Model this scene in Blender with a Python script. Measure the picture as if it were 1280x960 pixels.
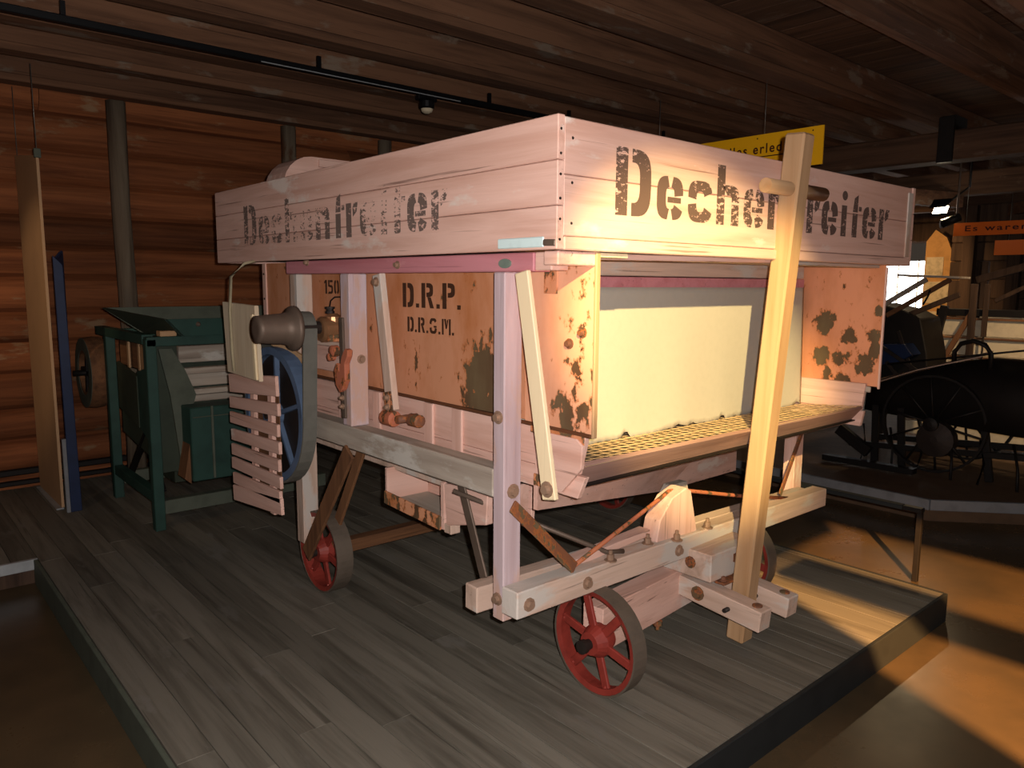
import bpy, bmesh, math, random
from mathutils import Vector, Matrix
random.seed(7)
R_ = math.radians
for o in list(bpy.data.objects):
    bpy.data.objects.remove(o, do_unlink=True)
scene = bpy.context.scene
COL = scene.collection

# ------------------------------------------------------------------ camera
CAMROT = [[0.7556162, 0.0817439, -0.6498939], [-0.6549805, 0.1044172, -0.7483967], [0.0066832, 0.9911685, 0.13244]]
CAMPOS = Vector((0.0, 0.0, 1.6))
cd = bpy.data.cameras.new('camera'); cam = bpy.data.objects.new('camera', cd); COL.objects.link(cam)
m = Matrix(CAMROT).to_4x4(); m.translation = CAMPOS
cam.matrix_world = m
cd.sensor_width = 36.0; cd.lens = 26.61; cd.clip_start = 0.02; cd.clip_end = 100
scene.camera = cam

# ------------------------------------------------------------------ world, lamps, exposure
w = bpy.data.worlds.new('world'); scene.world = w; w.use_nodes = True
w.node_tree.nodes['Background'].inputs[0].default_value = (0.80, 0.62, 0.48, 1)
w.node_tree.nodes['Background'].inputs[1].default_value = 0.050
scene.view_settings.view_transform = 'Standard'
scene.view_settings.look = 'None'
scene.view_settings.exposure = 0.0
scene.view_settings.gamma = 1.0
scene.view_settings.use_curve_mapping = False

def lamp(name, kind, loc, power, color, target=None, size=0.05, angle=40, blend=0.15):
    ld = bpy.data.lights.new(name, kind); lo = bpy.data.objects.new(name, ld); COL.objects.link(lo)
    lo.location = loc; ld.energy = power; ld.color = color
    if kind == 'AREA': ld.size = size
    else: ld.shadow_soft_size = size
    if kind == 'SPOT':
        ld.spot_size = R_(angle); ld.spot_blend = blend
    if target is not None:
        d = Vector(target) - Vector(loc)
        lo.rotation_euler = d.to_track_quat('-Z', 'Y').to_euler()
    return lo
right = Vector([r[0] for r in CAMROT]); upv = Vector([r[1] for r in CAMROT])
# the camera's own flash, a little right of and above the lens
lamp('camera_flash', 'POINT', CAMPOS + right*0.05 + upv*0.035, 325, (1.0, 0.93, 0.90), size=0.012)
# museum spotlights behind the photographer
lamp('curtain_spot', 'SPOT', (-0.70, -1.0, 2.95), 2900, (1.0, 0.75, 0.32), (2.84, 2.0, 1.19), 0.025, 17.5, 0.6)
lamp('floor_spot', 'SPOT', (-0.40, -2.4, 2.90), 11000, (1.0, 0.50, 0.16), (4.6, 1.6, 0.0), 0.003, 56, 0.25)
# dim warm hall lamps under the ceiling
lamp('hall_lamp_left', 'SPOT', (-1.2, 3.2, 2.85), 30, (1.0, 0.62, 0.34), (1.2, 6.3, 0.9), 0.05, 60, 0.8)
lamp('panel_lamp', 'SPOT', (-0.9, 4.6, 2.85), 70, (1.0, 0.70, 0.42), (1.0, 6.3, 1.35), 0.05, 32, 0.7)
lamp('hall_lamp_right', 'SPOT', (9.0, 4.9, 2.55), 260, (1.0, 0.62, 0.28), (12.2, 4.2, 1.1), 0.06, 60, 0.6)
lamp('hall_lamp_cart', 'SPOT', (6.8, 1.0, 2.75), 200, (1.0, 0.70, 0.40), (8.6, 2.4, 0.8), 0.06, 50, 0.7)

# ------------------------------------------------------------------ material helpers
MATS = {}
class NT:
    def __init__(s, name, rough=0.7, metal=0.0, spec=0.3):
        s.m = bpy.data.materials.new(name); s.m.use_nodes = True
        s.t = s.m.node_tree; s.b = s.t.nodes['Principled BSDF']
        s.b.inputs['Roughness'].default_value = rough; s.b.inputs['Metallic'].default_value = metal
        s.b.inputs['Specular IOR Level'].default_value = spec
        MATS[name] = s.m
    def n(s, typ): return s.t.nodes.new(typ)
    def l(s, a, b): s.t.links.new(a, b)
    def pos(s, rnd=True):
        g = s.n('ShaderNodeNewGeometry')
        if not rnd: return g.outputs['Position']
        oi = s.n('ShaderNodeObjectInfo')
        mu = s.n('ShaderNodeVectorMath'); mu.operation = 'SCALE'; mu.inputs[0].default_value = (17, 31, 23)
        s.l(oi.outputs['Random'], mu.inputs['Scale'])
        ad = s.n('ShaderNodeVectorMath'); ad.operation = 'ADD'
        s.l(g.outputs['Position'], ad.inputs[0]); s.l(mu.outputs[0], ad.inputs[1])
        return ad.outputs[0]
    def scale(s, v, sc):
        mu = s.n('ShaderNodeVectorMath'); mu.operation = 'MULTIPLY'; mu.inputs[1].default_value = sc
        s.l(v, mu.inputs[0]); return mu.outputs[0]
    def noise(s, v, scale=1.0, detail=4, rough=0.55, dist=0.0):
        x = s.n('ShaderNodeTexNoise'); x.inputs['Scale'].default_value = scale
        x.inputs['Detail'].default_value = detail; x.inputs['Roughness'].default_value = rough
        x.inputs['Distortion'].default_value = dist
        s.l(v, x.inputs['Vector']); return x.outputs['Fac']
    def ramp(s, f, lo, hi, a=0.0, b=1.0):
        x = s.n('ShaderNodeMapRange'); x.inputs[1].default_value = lo; x.inputs[2].default_value = hi
        x.inputs[3].default_value = a; x.inputs[4].default_value = b
        s.l(f, x.inputs[0]); return x.outputs[0]
    def math(s, op, a, b):
        x = s.n('ShaderNodeMath'); x.operation = op
        for i, v in enumerate((a, b)):
            if isinstance(v, (int, float)): x.inputs[i].default_value = v
            else: s.l(v, x.inputs[i])
        return x.outputs[0]
    def mix(s, f, a, b, mode='MIX'):
        x = s.n('ShaderNodeMix'); x.data_type = 'RGBA'; x.blend_type = mode
        if isinstance(f, (int, float)): x.inputs[0].default_value = f
        else: s.l(f, x.inputs[0])
        for i, v in ((6, a), (7, b)):
            if isinstance(v, tuple): x.inputs[i].default_value = v + (1,)
            else: s.l(v, x.inputs[i])
        return x.outputs[2]
    def near(s, p, c, r):     # soft blob mask around a fixed point of the place
        d = s.n('ShaderNodeVectorMath'); d.operation = 'SUBTRACT'; d.inputs[1].default_value = c; s.l(p, d.inputs[0])
        k = s.n('ShaderNodeVectorMath'); k.operation = 'DIVIDE'; k.inputs[1].default_value = r; s.l(d.outputs[0], k.inputs[0])
        ln = s.n('ShaderNodeVectorMath'); ln.operation = 'LENGTH'; s.l(k.outputs[0], ln.inputs[0])
        return s.ramp(ln.outputs['Value'], 0.3, 1.0, 1.0, 0.0)
    def color(s, c):
        if isinstance(c, tuple): s.b.inputs['Base Color'].default_value = c + (1,)
        else: s.l(c, s.b.inputs['Base Color'])
    def bump(s, h, strength=0.3, dist=0.004):
        x = s.n('ShaderNodeBump'); x.inputs['Strength'].default_value = strength; x.inputs['Distance'].default_value = dist
        s.l(h, x.inputs['Height']); s.l(x.outputs[0], s.b.inputs['Normal'])

def lin(r, g, b):
    f = lambda c: (c/255/12.92) if c/255 <= 0.04045 else ((c/255+0.055)/1.055)**2.4
    return (f(r), f(g), f(b))

AX = {'x': (0.55, 9, 9), 'y': (9, 0.55, 9), 'z': (9, 9, 0.55)}
def wood(name, base, dark, axis='x', rough=0.75, grain=0.6, patch=None, pthr=0.62, crack=0.5, var=0.18, bump=0.35):
    t = NT(name, rough, 0, 0.25)
    p = t.pos()
    sc = AX[axis]
    n1 = t.noise(t.scale(p, sc), 1.6, 5, 0.6, 0.6)
    n2 = t.noise(t.scale(p, tuple(v*5 if v > 1 else v*1.5 for v in sc)), 1.5, 3, 0.6)
    c = t.mix(t.math('MULTIPLY', t.ramp(n1, 0.42, 0.68), grain), base, dark)
    c = t.mix(t.math('MULTIPLY', t.ramp(n2, 0.36, 0.29), crack), c, tuple(v*0.35 for v in dark))
    if patch is not None:
        n3 = t.noise(t.scale(p, tuple(3.2 if v > 1 else 1.2 for v in sc)), 1.7, 6, 0.62)
        c = t.mix(t.ramp(n3, pthr, pthr+0.07), c, patch)
    if var:
        oi = t.n('ShaderNodeObjectInfo')
        v = t.ramp(oi.outputs['Random'], 0, 1, 1-var, 1+var)
        cc = t.n('ShaderNodeCombineColor')
        for i in range(3): t.l(v, cc.inputs[i])
        c = t.mix(1.0, c, cc.outputs[0], 'MULTIPLY')
    t.color(c); t.bump(t.math('ADD', n2, n1), bump, 0.004)
    return t.m

def plain(name, col, rough=0.6, metal=0.0, spec=0.3, mott=0.25, sc=9.0, dark=0.45, emit=None):
    t = NT(name, rough, metal, spec)
    n1 = t.noise(t.pos(), sc, 5, 0.6)
    t.color(t.mix(t.math('MULTIPLY', t.ramp(n1, 0.45, 0.75), mott*2), col, tuple(v*dark for v in col)))
    t.bump(n1, 0.15, 0.003)
    if emit:
        t.b.inputs['Emission Color'].default_value = emit[0] + (1,); t.b.inputs['Emission Strength'].default_value = emit[1]
    return t.m

def rusty(name, base, spots=(), stain=0.5, thr=0.60, rough=0.65):
    """painted sheet iron with rust stains and flaked dark patches of their own shape"""
    t = NT(name, rough, 0.0, 0.3)
    p = t.pos(False)
    st = t.noise(t.scale(p, (5, 5, 2.2)), 1.0, 5, 0.6)
    c = t.mix(t.math('MULTIPLY', t.ramp(st, 0.45, 0.7), stain), base, lin(176, 104, 52))
    fl = t.noise(t.scale(p, (1, 1, 0.7)), 21, 5, 0.6)
    fine = t.noise(p, 60, 3, 0.6)
    fl = t.math('ADD', t.math('MULTIPLY', fl, 0.85), t.math('MULTIPLY', fine, 0.15))
    msk = None
    for cpt, rr, amt in spots:
        k = t.math('MULTIPLY', t.near(p, cpt, rr), amt)
        msk = k if msk is None else t.math('MAXIMUM', msk, k)
    if msk is not None: fl = t.math('ADD', fl, msk)
    f = t.ramp(fl, thr, thr+0.015)
    halo = t.ramp(fl, thr-0.05, thr)
    c = t.mix(t.math('MULTIPLY', halo, 0.75), c, lin(170, 96, 44))
    dk = t.mix(t.ramp(st, 0.35, 0.65), lin(88, 62, 42), lin(108, 90, 64))
    c = t.mix(f, c, dk)
    t.color(c); t.bump(t.math('MULTIPLY', f, -1.0), 0.4, 0.002)
    return t.m

PINK = lin(222, 182, 166); PINKD = lin(188, 140, 120); GREYW = lin(205, 186, 170)
for ax in 'xyz':
    wood('pink_wood_'+ax, PINK, PINKD, ax, 0.7, 0.6, lin(222, 204, 192), 0.61, 0.75, 0.05)
    wood('worn_wood_'+ax, lin(206, 178, 160), lin(160, 132, 112), ax, 0.8, 0.7, lin(196, 186, 176), 0.52, 0.6, 0.07)
    wood('grey_wood_'+ax, lin(176, 164, 150), lin(128, 112, 98), ax, 0.85, 0.7, lin(190, 184, 174), 0.56, 0.6, 0.06)
    wood('pine_'+ax, lin(178, 144, 108), lin(150, 110, 72), ax, 0.6, 0.55, None, 0, 0.3, 0.04, 0.15)
    wood('brown_wood_'+ax, lin(120, 82, 54), lin(74, 48, 32), ax, 0.8, 0.8, None, 0, 0.5, 0.1)
wood('new_strip', lin(238, 216, 176), lin(216, 186, 140), 'z', 0.6, 0.4, None, 0, 0.2, 0.0, 0.12)
wood('magenta_wood', lin(198, 132, 138), lin(172, 98, 104), 'y', 0.6, 0.6, lin(206, 150, 150), 0.60, 0.4, 0.0)
wood('lilac_post', lin(205, 186, 190), lin(170, 140, 140), 'z', 0.7, 0.6, lin(200, 165, 150), 0.53, 0.4, 0.05)
wood('deck_board', lin(112, 107, 96), lin(70, 65, 56), 'y', 0.62, 0.8, lin(112, 108, 100), 0.60, 0.55, 0.20, 0.3)
wood('log_wood', lin(140, 84, 50), lin(86, 46, 26), 'x', 0.85, 0.8, lin(138, 108, 80), 0.60, 0.5, 0.40, 0.4)
wood('ceiling_wood', lin(116, 82, 60), lin(72, 48, 34), 'x', 0.85, 0.8, lin(124, 106, 90), 0.58, 0.6, 0.22, 0.5)
wood('ceiling_wood_y', lin(96, 70, 52), lin(56, 38, 28), 'y', 0.85, 0.8, lin(112, 92, 76), 0.62, 0.6, 0.22, 0.5)
wood('dark_timber', lin(74, 56, 44), lin(40, 28, 22), 'z', 0.85, 0.8, None, 0, 0.5, 0.2)
wood('post_bark', lin(126, 112, 94), lin(82, 64, 50), 'z', 0.85, 0.8, lin(96, 64, 44), 0.60, 0.6, 0.1)
wood('board_pale', lin(214, 196, 168), lin(176, 150, 118), 'z', 0.7, 0.5, None, 0, 0.35, 0.05)
rusty('sheet_side', lin(206, 144, 108), [((1.8, 2.24, 1.20), (0.3, 0.20, 0.26), 0.30), ((1.8, 2.18, 1.36), (0.3, 0.13, 0.10), 0.15),
      ((1.8, 2.70, 1.22), (0.3, 0.10, 0.16), 0.06)], 0.75, 0.66)
rusty('sheet_cheek', lin(228, 168, 134), [((1.8, 1.77, 1.14), (0.3, 0.14, 0.14), 0.24), ((1.8, 1.72, 1.60), (0.3, 0.06, 0.10), 0.10),
      ((1.8, 1.665, 1.26), (0.3, 0.035, 0.24), 0.15), ((1.8, 1.75, 1.36), (0.3, 0.10, 0.26), 0.11)], 0.35, 0.66)
rusty('sheet_inner', lin(222, 150, 112), [((3.92, yy_, zz_), (0.3, rr_*1.15, rr_*1.2), 0.27) for yy_, zz_, rr_ in
      ((1.97, 1.40, 0.075), (1.83, 1.33, 0.055), (1.71, 1.34, 0.04), (1.70, 1.27, 0.05), (1.98, 1.23, 0.07), (1.89, 1.22, 0.05), (1.74, 1.19, 0.07), (1.93, 1.12, 0.05), (1.86, 1.11, 0.05), (1.69, 1.47, 0.03))] + [((3.92, 1.85, 1.22), (0.3, 0.24, 0.26), 0.07)], 0.5, 0.655)
rusty('rust_lip', lin(214, 150, 112), (), 0.9, 0.52)
rusty('rusty_iron', lin(112, 74, 56), (), 0.35, 0.52)
rusty('rust_rod', lin(178, 104, 78), (), 0.7, 0.56)
plain('dark_seam', lin(96, 58, 34), 0.8)
plain('sieve_iron', lin(206, 176, 134), 0.7)
wood('lip_wood', lin(160, 126, 114), lin(120, 88, 76), 'x', 0.7, 0.7, lin(206, 186, 172), 0.66, 0.5, 0.0)
plain('iron', lin(108, 92, 80), 0.55, 0.4)
plain('bolt_iron', lin(160, 130, 108), 0.5, 0.3)
plain('dark_iron', lin(58, 50, 46), 0.5, 0.5)
plain('black_iron', lin(30, 26, 24), 0.55, 0.3)
plain('tyre_iron', lin(112, 100, 88), 0.6, 0.4)
plain('wheel_red', lin(140, 52, 42), 0.55, 0, 0.35, 0.4, 14, 0.5)
plain('brass', lin(190, 140, 100), 0.42, 0.7)
plain('belt', lin(104, 102, 94), 0.75)
plain('wheel_blue', lin(84, 102, 128), 0.6)
plain('green_paint', lin(36, 66, 58), 0.55, 0, 0.35, 0.35, 7, 0.45)
plain('green_dark', lin(52, 60, 48), 0.65)
plain('green_grey', lin(84, 90, 78), 0.7)
plain('blue_paint', lin(24, 38, 70), 0.5)
plain('canvas', lin(178, 172, 160), 0.9, 0, 0.1, 0.12, 30, 0.8)
plain('panel_board', lin(176, 142, 108), 0.7, 0, 0.2, 0.2, 3, 0.7)
plain('plate_blue', lin(206, 226, 224), 0.5)
plain('plate_green', lin(120, 134, 122), 0.5)
plain('yellow_sign', lin(250, 184, 20), 0.5, 0, 0.3, 0.06, 3, 0.8)
plain('orange_sign', lin(214, 100, 18), 0.5, 0, 0.3, 0.06, 3, 0.8)
plain('sign_ink', lin(70, 24, 18), 0.6)
plain('edge_metal', lin(34, 36, 36), 0.7, 0.0)
plain('pale_metal', lin(170, 174, 176), 0.4, 0.4)
plain('grey_edge', lin(120, 122, 126), 0.6)
plain('track_black', lin(12, 12, 14), 0.45)
plain('wagon_white', lin(214, 198, 168), 0.7)
plain('plaster', lin(200, 150, 90), 0.8)
plain('poster', lin(216, 196, 160), 0.7, 0, 0.2, 0.5, 12, 0.5)
plain('flap_tin', lin(176, 150, 132), 0.5)
plain('dirt_floor', lin(92, 70, 52), 0.8)
plain('wire', lin(120, 116, 108), 0.4, 0.5)
plain('cord', lin(160, 148, 120), 0.8)
# lit things
def glow(name, col, s):
    t = NT(name); t.color((0.02, 0.02, 0.02)); t.b.inputs['Emission Color'].default_value = col + (1,); t.b.inputs['Emission Strength'].default_value = s
glow('daylight_glass', (1.0, 0.97, 0.93), 6.0)
glow('lamp_glass', (1.0, 0.86, 0.66), 30)
# polished concrete
t = NT('concrete', 0.3, 0, 0.22)
n1 = t.noise(t.pos(False), 2.2, 6, 0.6); n2 = t.noise(t.pos(False), 40, 3, 0.6)
t.color(t.mix(t.ramp(n1, 0.35, 0.7), lin(84, 68, 48), lin(62, 52, 38)))
t.l(t.ramp(n1, 0.3, 0.7, 0.24, 0.36), t.b.inputs['Roughness'])
# worn black stencil paint
def stencil(name, col, thr, sc, blot=0.0):
    t = NT(name, 0.7); t.color(col)
    p = t.pos(False)
    a = t.noise(t.scale(p, (1, 1, 2.2)), sc, 6, 0.7)
    b = t.noise(p, 3.2, 3, 0.5)
    v = t.math('ADD', t.math('MULTIPLY', a, 1.0), t.math('MULTIPLY', t.math('SUBTRACT', b, 0.5), blot))
    t.l(t.ramp(v, thr, thr+0.03), t.b.inputs['Alpha'])
stencil('stencil_front', lin(92, 72, 64), 0.395, 34, 0.40)
stencil('stencil_left', lin(112, 94, 86), 0.475, 30, 0.55)
stencil('stencil_small', lin(66, 40, 24), 0.30, 40)

# ------------------------------------------------------------------ geometry helpers
WL = {}
def wloc(o): return WL.get(o.name, Vector((0, 0, 0)))
def mk(name, verts, faces, mat, parent=None, bevel=0.0, smooth=False, seg=1, solid=0.0):
    me = bpy.data.meshes.new(name)
    vs = [Vector(v) for v in verts]
    lo = Vector([min(v[i] for v in vs) for i in range(3)]); hi = Vector([max(v[i] for v in vs) for i in range(3)])
    c = (lo+hi)/2; c.z = lo.z if parent is None else c.z
    me.from_pydata([v-c for v in vs], [], faces)
    bm = bmesh.new(); bm.from_mesh(me)
    bmesh.ops.recalc_face_normals(bm, faces=bm.faces)
    if bevel > 0:
        bmesh.ops.bevel(bm, geom=list(bm.edges), offset=bevel, segments=seg, affect='EDGES', clamp_overlap=True)
    bm.to_mesh(me); bm.free()
    if smooth:
        for p in me.polygons: p.use_smooth = True
    me.materials.append(MATS[mat])
    o = bpy.data.objects.new(name, me); COL.objects.link(o)
    o.location = c - (wloc(parent) if parent else Vector((0, 0, 0)))
    if parent: o.parent = parent
    WL[o.name] = c
    if solid:
        md = o.modifiers.new('thickness', 'SOLIDIFY'); md.thickness = solid
    return o
BF = [(0, 3, 2, 1), (4, 5, 6, 7), (0, 1, 5, 4), (1, 2, 6, 5), (2, 3, 7, 6), (3, 0, 4, 7)]
def box(name, x, y, z, mat, parent=None, bevel=0.003):
    v = [(x[0], y[0], z[0]), (x[1], y[0], z[0]), (x[1], y[1], z[0]), (x[0], y[1], z[0]),
         (x[0], y[0], z[1]), (x[1], y[0], z[1]), (x[1], y[1], z[1]), (x[0], y[1], z[1])]
    return mk(name, v, BF, mat, parent, bevel)
def bar(name, p0, p1, w, h, mat, parent=None, up=(0, 0, 1), bevel=0.003):
    p0, p1 = Vector(p0), Vector(p1); d = (p1-p0).normalized(); u = Vector(up)
    s = d.cross(u).normalized(); u = s.cross(d).normalized()
    v = []
    for p in (p0, p1):
        for a, b in ((-1, -1), (1, -1), (1, 1), (-1, 1)):
            v.append(p + s*(a*w/2) + u*(b*h/2))
    return mk(name, v, BF, mat, parent, bevel)
def prism(name, pts, axis, a, b, mat, parent=None, bevel=0.0, smooth=False):
    """2D outline extruded along axis between a and b; outline in the two other axes in order"""
    def P(q, t):
        if axis == 'x': return (t, q[0], q[1])
        if axis == 'y': return (q[0], t, q[1])
        return (q[0], q[1], t)
    n = len(pts); v = [P(q, a) for q in pts] + [P(q, b) for q in pts]
    f = [tuple(range(n)), tuple(range(2*n-1, n-1, -1))] + [(i, (i+1) % n, n+(i+1) % n, n+i) for i in range(n)]
    return mk(name, v, f, mat, parent, bevel, smooth)
def tube(name, pts, r, mat, parent=None, seg=8, smooth=True):
    pts = [Vector(p) for p in pts]; v = []; f = []
    rr = r if isinstance(r, (list, tuple)) else [r]*len(pts)
    for i, p in enumerate(pts):
        d = (pts[min(i+1, len(pts)-1)] - pts[max(i-1, 0)]).normalized()
        ref = Vector((0, 0, 1)) if abs(d.z) < 0.9 else Vector((1, 0, 0))
        a = d.cross(ref).normalized(); b = d.cross(a)
        for k in range(seg):
            t = 2*math.pi*k/seg; v.append(p + (a*math.cos(t) + b*math.sin(t))*rr[i])
    for i in range(len(pts)-1):
        for k in range(seg):
            f.append((i*seg+k, i*seg+(k+1) % seg, (i+1)*seg+(k+1) % seg, (i+1)*seg+k))
    f.append(tuple(range(seg-1, -1, -1))); f.append(tuple(range((len(pts)-1)*seg, len(pts)*seg)))
    o = mk(name, v, f, mat, parent)
    if smooth:
        for p in o.data.polygons: p.use_smooth = len(p.vertices) == 4
    return o
def lathe(name, prof, c, axis, mat, parent=None, seg=24, closed=False, smooth=False):
    """prof: (radius, offset along axis) list"""
    c = Vector(c); v = []; f = []; n = len(prof)
    for r, h in prof:
        for k in range(seg):
            t = 2*math.pi*k/seg; a, b = r*math.cos(t), r*math.sin(t)
            v.append(c + Vector({'x': (h, a, b), 'y': (a, h, b), 'z': (a, b, h)}[axis]))
    m = n if closed else n-1
    for i in range(m):
        j = (i+1) % n
        for k in range(seg):
            f.append((i*seg+k, i*seg+(k+1) % seg, j*seg+(k+1) % seg, j*seg+k))
    if not closed:
        f.append(tuple(range(seg-1, -1, -1))); f.append(tuple(range((n-1)*seg, n*seg)))
    o = mk(name, v, f, mat, parent)
    if smooth:
        for p in o.data.polygons: p.use_smooth = len(p.vertices) == 4
    return o
def bolt(c, axis, mat='bolt_iron', parent=None, r=0.018, name='bolt', sgn=-1):
    h = 0.012*sgn
    return lathe(name, [(r*1.5, 0), (r*1.5, h*0.4), (r, h*0.45), (r*0.85, h*1.5)], c, axis, mat, parent, 10)
def thing(name, loc, label, cat, group=None):
    e = bpy.data.objects.new(name, None); COL.objects.link(e); e.empty_display_size = 0.1
    e.location = loc; WL[e.name] = Vector(loc)
    e['label'] = label; e['category'] = cat
    if group: e['group'] = group
    return e
def tag(o, label, cat, group=None):
    o['label'] = label; o['category'] = cat
    if group: o['group'] = group
    return o
def struct(o): o['kind'] = 'structure'; return o
def sempty(name, loc=(0, 0, 0)):
    e = bpy.data.objects.new(name, None); COL.objects.link(e); e.location = loc; WL[e.name] = Vector(loc)
    e.empty_display_size = 0.1; e['kind'] = 'structure'; return e

# ------------------------------------------------------------------ stencil letters
def rect(a, b, c, d): return [(a, b), (c, b), (c, d), (a, d)]
def ring(cx, cy, rx, ry, a0, a1, t, n=10, e=3.4):
    def pt(a, x, y):
        c, s = math.cos(a), math.sin(a)
        return (cx + x*math.copysign(abs(c)**(2/e), c), cy + y*math.copysign(abs(s)**(2/e), s))
    A = [R_(a0 + (a1-a0)*i/n) for i in range(n+1)]
    return [[pt(A[i], rx, ry), pt(A[i+1], rx, ry), pt(A[i+1], rx-t, ry-t), pt(A[i], rx-t, ry-t)] for i in range(n)]
S = 0.17
def glyph(ch):
    """polygons and advance; cap height 1, x height 0.68"""
    if ch == 'D': return [rect(0, 0, .2, 1)] + ring(.27, .5, .34, .5, -90, 90, .2, 16), .72
    if ch == 'e': return ring(.25, .34, .25, .34, 3, 86, S, 14) + ring(.25, .34, .25, .34, 94, 266, S, 20) + ring(.25, .34, .25, .34, 274, 338, S, 12) + [rect(.20, .27, .46, .36)], .60
    if ch == 'c': return ring(.25, .34, .25, .34, 18, 177, S, 20) + ring(.25, .34, .25, .34, 183, 342, S, 20), .60
    if ch in 'hn': return [rect(0, 0, .17, 1.0 if ch == 'h' else .68), rect(.33, 0, .5, .36)] + ring(.27, .40, .23, .28, 0, 118, S), .61
    if ch == 't': return [rect(.10, 0, .27, .50), [(.10, .53), (.27, .53), (.27, .90), (.14, .82)], rect(.30, .56, .40, .66)], .45
    if ch == 'r': return [rect(0, 0, .17, .68)] + [[(.22, .40), (.34, .50), (.38, .68), (.26, .68), (.21, .58)]], .44
    if ch == 'i': return [rect(.02, 0, .19, .64)] + ring(.105, .84, .09, .10, 0, 360, .088, 12, 2), .29
    if ch == 'P': return [rect(0, 0, .2, 1)] + ring(.26, .72, .34, .28, -90, 90, .18, 14), .70
    if ch == 'R': return [rect(0, 0, .2, 1)] + ring(.26, .72, .34, .28, -90, 90, .18, 14) + [[(.30, .44), (.48, .44), (.64, 0), (.44, 0)]], .76
    if ch == 'G': return ring(.32, .5, .32, .5, 28, 174, .18, 14) + ring(.32, .5, .32, .5, 186, 352, .18, 14) + [rect(.36, .40, .62, .52)], .78
    if ch == 'M': return [rect(0, 0, .16, 1), rect(.60, 0, .76, 1), [(.19, 1), (.36, 1), (.42, .42), (.33, .36)], [(.57, 1), (.43, .92), (.38, .36), (.45, .42)]], .86
    if ch == '.': return [rect(0, 0, .17, .17)], .30
    if ch == '1': return [rect(.12, 0, .30, 1), [(.12, 1), (.12, .8), (0, .72), (0, .86)]], .42
    if ch == '5': return [rect(0, .52, .15, 1), rect(.18, .84, .48, 1)] + ring(.18, .32, .32, .32, -120, 96, .16, 16), .62
    if ch == '0': return ring(.25, .5, .25, .5, 96, 264, .16, 14) + ring(.25, .5, .25, .5, -84, 84, .16, 14), .62
    return [], .4
def lettering(name, s, origin, rightd, length, height, mat, parent, drop=(), gap=0.0):
    glyphs = []; x = 0.0
    for i, ch in enumerate(s):
        g, adv = glyph(ch)
        if g: glyphs.append([[(px+x, py) for px, py in q] for q in g])
        x += adv + gap
    tot = max(p[0] for g in glyphs for q in g for p in q)
    o = Vector(origin); r = Vector(rightd)
    for g in glyphs:
        v = []; f = []
        for q in g:
            b = len(v)
            v += [o + r*(px/tot*length) + Vector((0, 0, py*height)) for px, py in q]
            f.append(tuple(range(b, b+len(q))))
        mk(name, v, f, mat, parent)
def fonttext(name, s, origin, rightd, height, mat, parent, spacing=1.2, width=None):
    cu = bpy.data.curves.new(name, 'FONT'); cu.body = s; cu.size = 1.0; cu.space_character = spacing; cu.extrude = 0; cu.offset = 0.018
    ob = bpy.data.objects.new('tmp', cu); COL.objects.link(ob)
    dg = bpy.context.evaluated_depsgraph_get(); me = bpy.data.meshes.new_from_object(ob.evaluated_get(dg))
    vs = [v.co.copy() for v in me.vertices]; fs = [tuple(p.vertices) for p in me.polygons]
    bpy.data.objects.remove(ob); bpy.data.curves.remove(cu); bpy.data.meshes.remove(me)
    w_ = max(v.x for v in vs); k = height/0.7; kx = (width/w_) if width else k
    o = Vector(origin); r = Vector(rightd)
    # one object for each letter: faces grouped by overlapping extent along the line
    fs.sort(key=lambda f: min(vs[i].x for i in f)); groups = []; end = -1e9
    for f in fs:
        a, b = min(vs[i].x for i in f), max(vs[i].x for i in f)
        if a > end + 0.01: groups.append([])
        groups[-1].append(f); end = max(end, b)
    for g in groups:
        used = sorted({i for f in g for i in f}); ix = {i: k_ for k_, i in enumerate(used)}
        mk(name, [o + r*(vs[i].x*kx) + Vector((0, 0, vs[i].y*k)) for i in used], [tuple(ix[i] for i in f) for f in g], mat, parent)

# ================================================================== the setting
GZ = -0.15
struct(mk('floor', [(-7, -7, GZ), (14, -7, GZ), (14, 8, GZ), (-7, 8, GZ)], [(0, 1, 2, 3)], 'concrete'))
# raised timber platform, board by board, with a dark metal edge
plat = sempty('floor_platform', (2.4, 3.0, 0))
random.seed(3)
x = 0.69; bw = 0.128
while x < 4.15:
    x1 = min(x+bw, 4.195)
    cuts = [1.375] + sorted([random.uniform(2.2, 3.4), random.uniform(4.3, 5.4)]) + [6.80]
    for a, b in zip(cuts[:-1], cuts[1:]):
        dz = random.uniform(-0.0015, 0.0015)
        box('floor_board', (x+0.0016, x1-0.0016), (a+0.001, b-0.001), (-0.028, dz), 'deck_board', plat, 0.0006)
    x = x1
x = 0.69
while x > -3.0:      # the platform widens beside the log wall
    box('floor_board', (x-bw+0.0015, x-0.0015), (4.99, 6.80), (-0.028, random.uniform(-0.0015, 0.0015)), 'deck_board', plat, 0.0006)
    x -= bw
box('platform_base', (0.70, 4.19), (1.385, 6.85), (GZ, -0.03), 'dark_timber', plat, 0)
box('platform_base', (-3.0, 0.69), (5.0, 6.85), (GZ, -0.03), 'dark_timber', plat, 0)
box('edge_strip', (0.685, 4.21), (1.355, 1.374), (GZ, 0.003), 'edge_metal', plat)
box('edge_strip', (4.196, 4.215), (1.374, 6.80), (GZ, 0.003), 'edge_metal', plat)
box('edge_strip', (0.668, 0.688), (1.36, 4.975), (GZ, 0.0), 'green_grey', plat)
box('edge_strip', (-3.0, 0.69), (4.96, 4.985), (-0.06, 0.004), 'pale_metal', plat)
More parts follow.
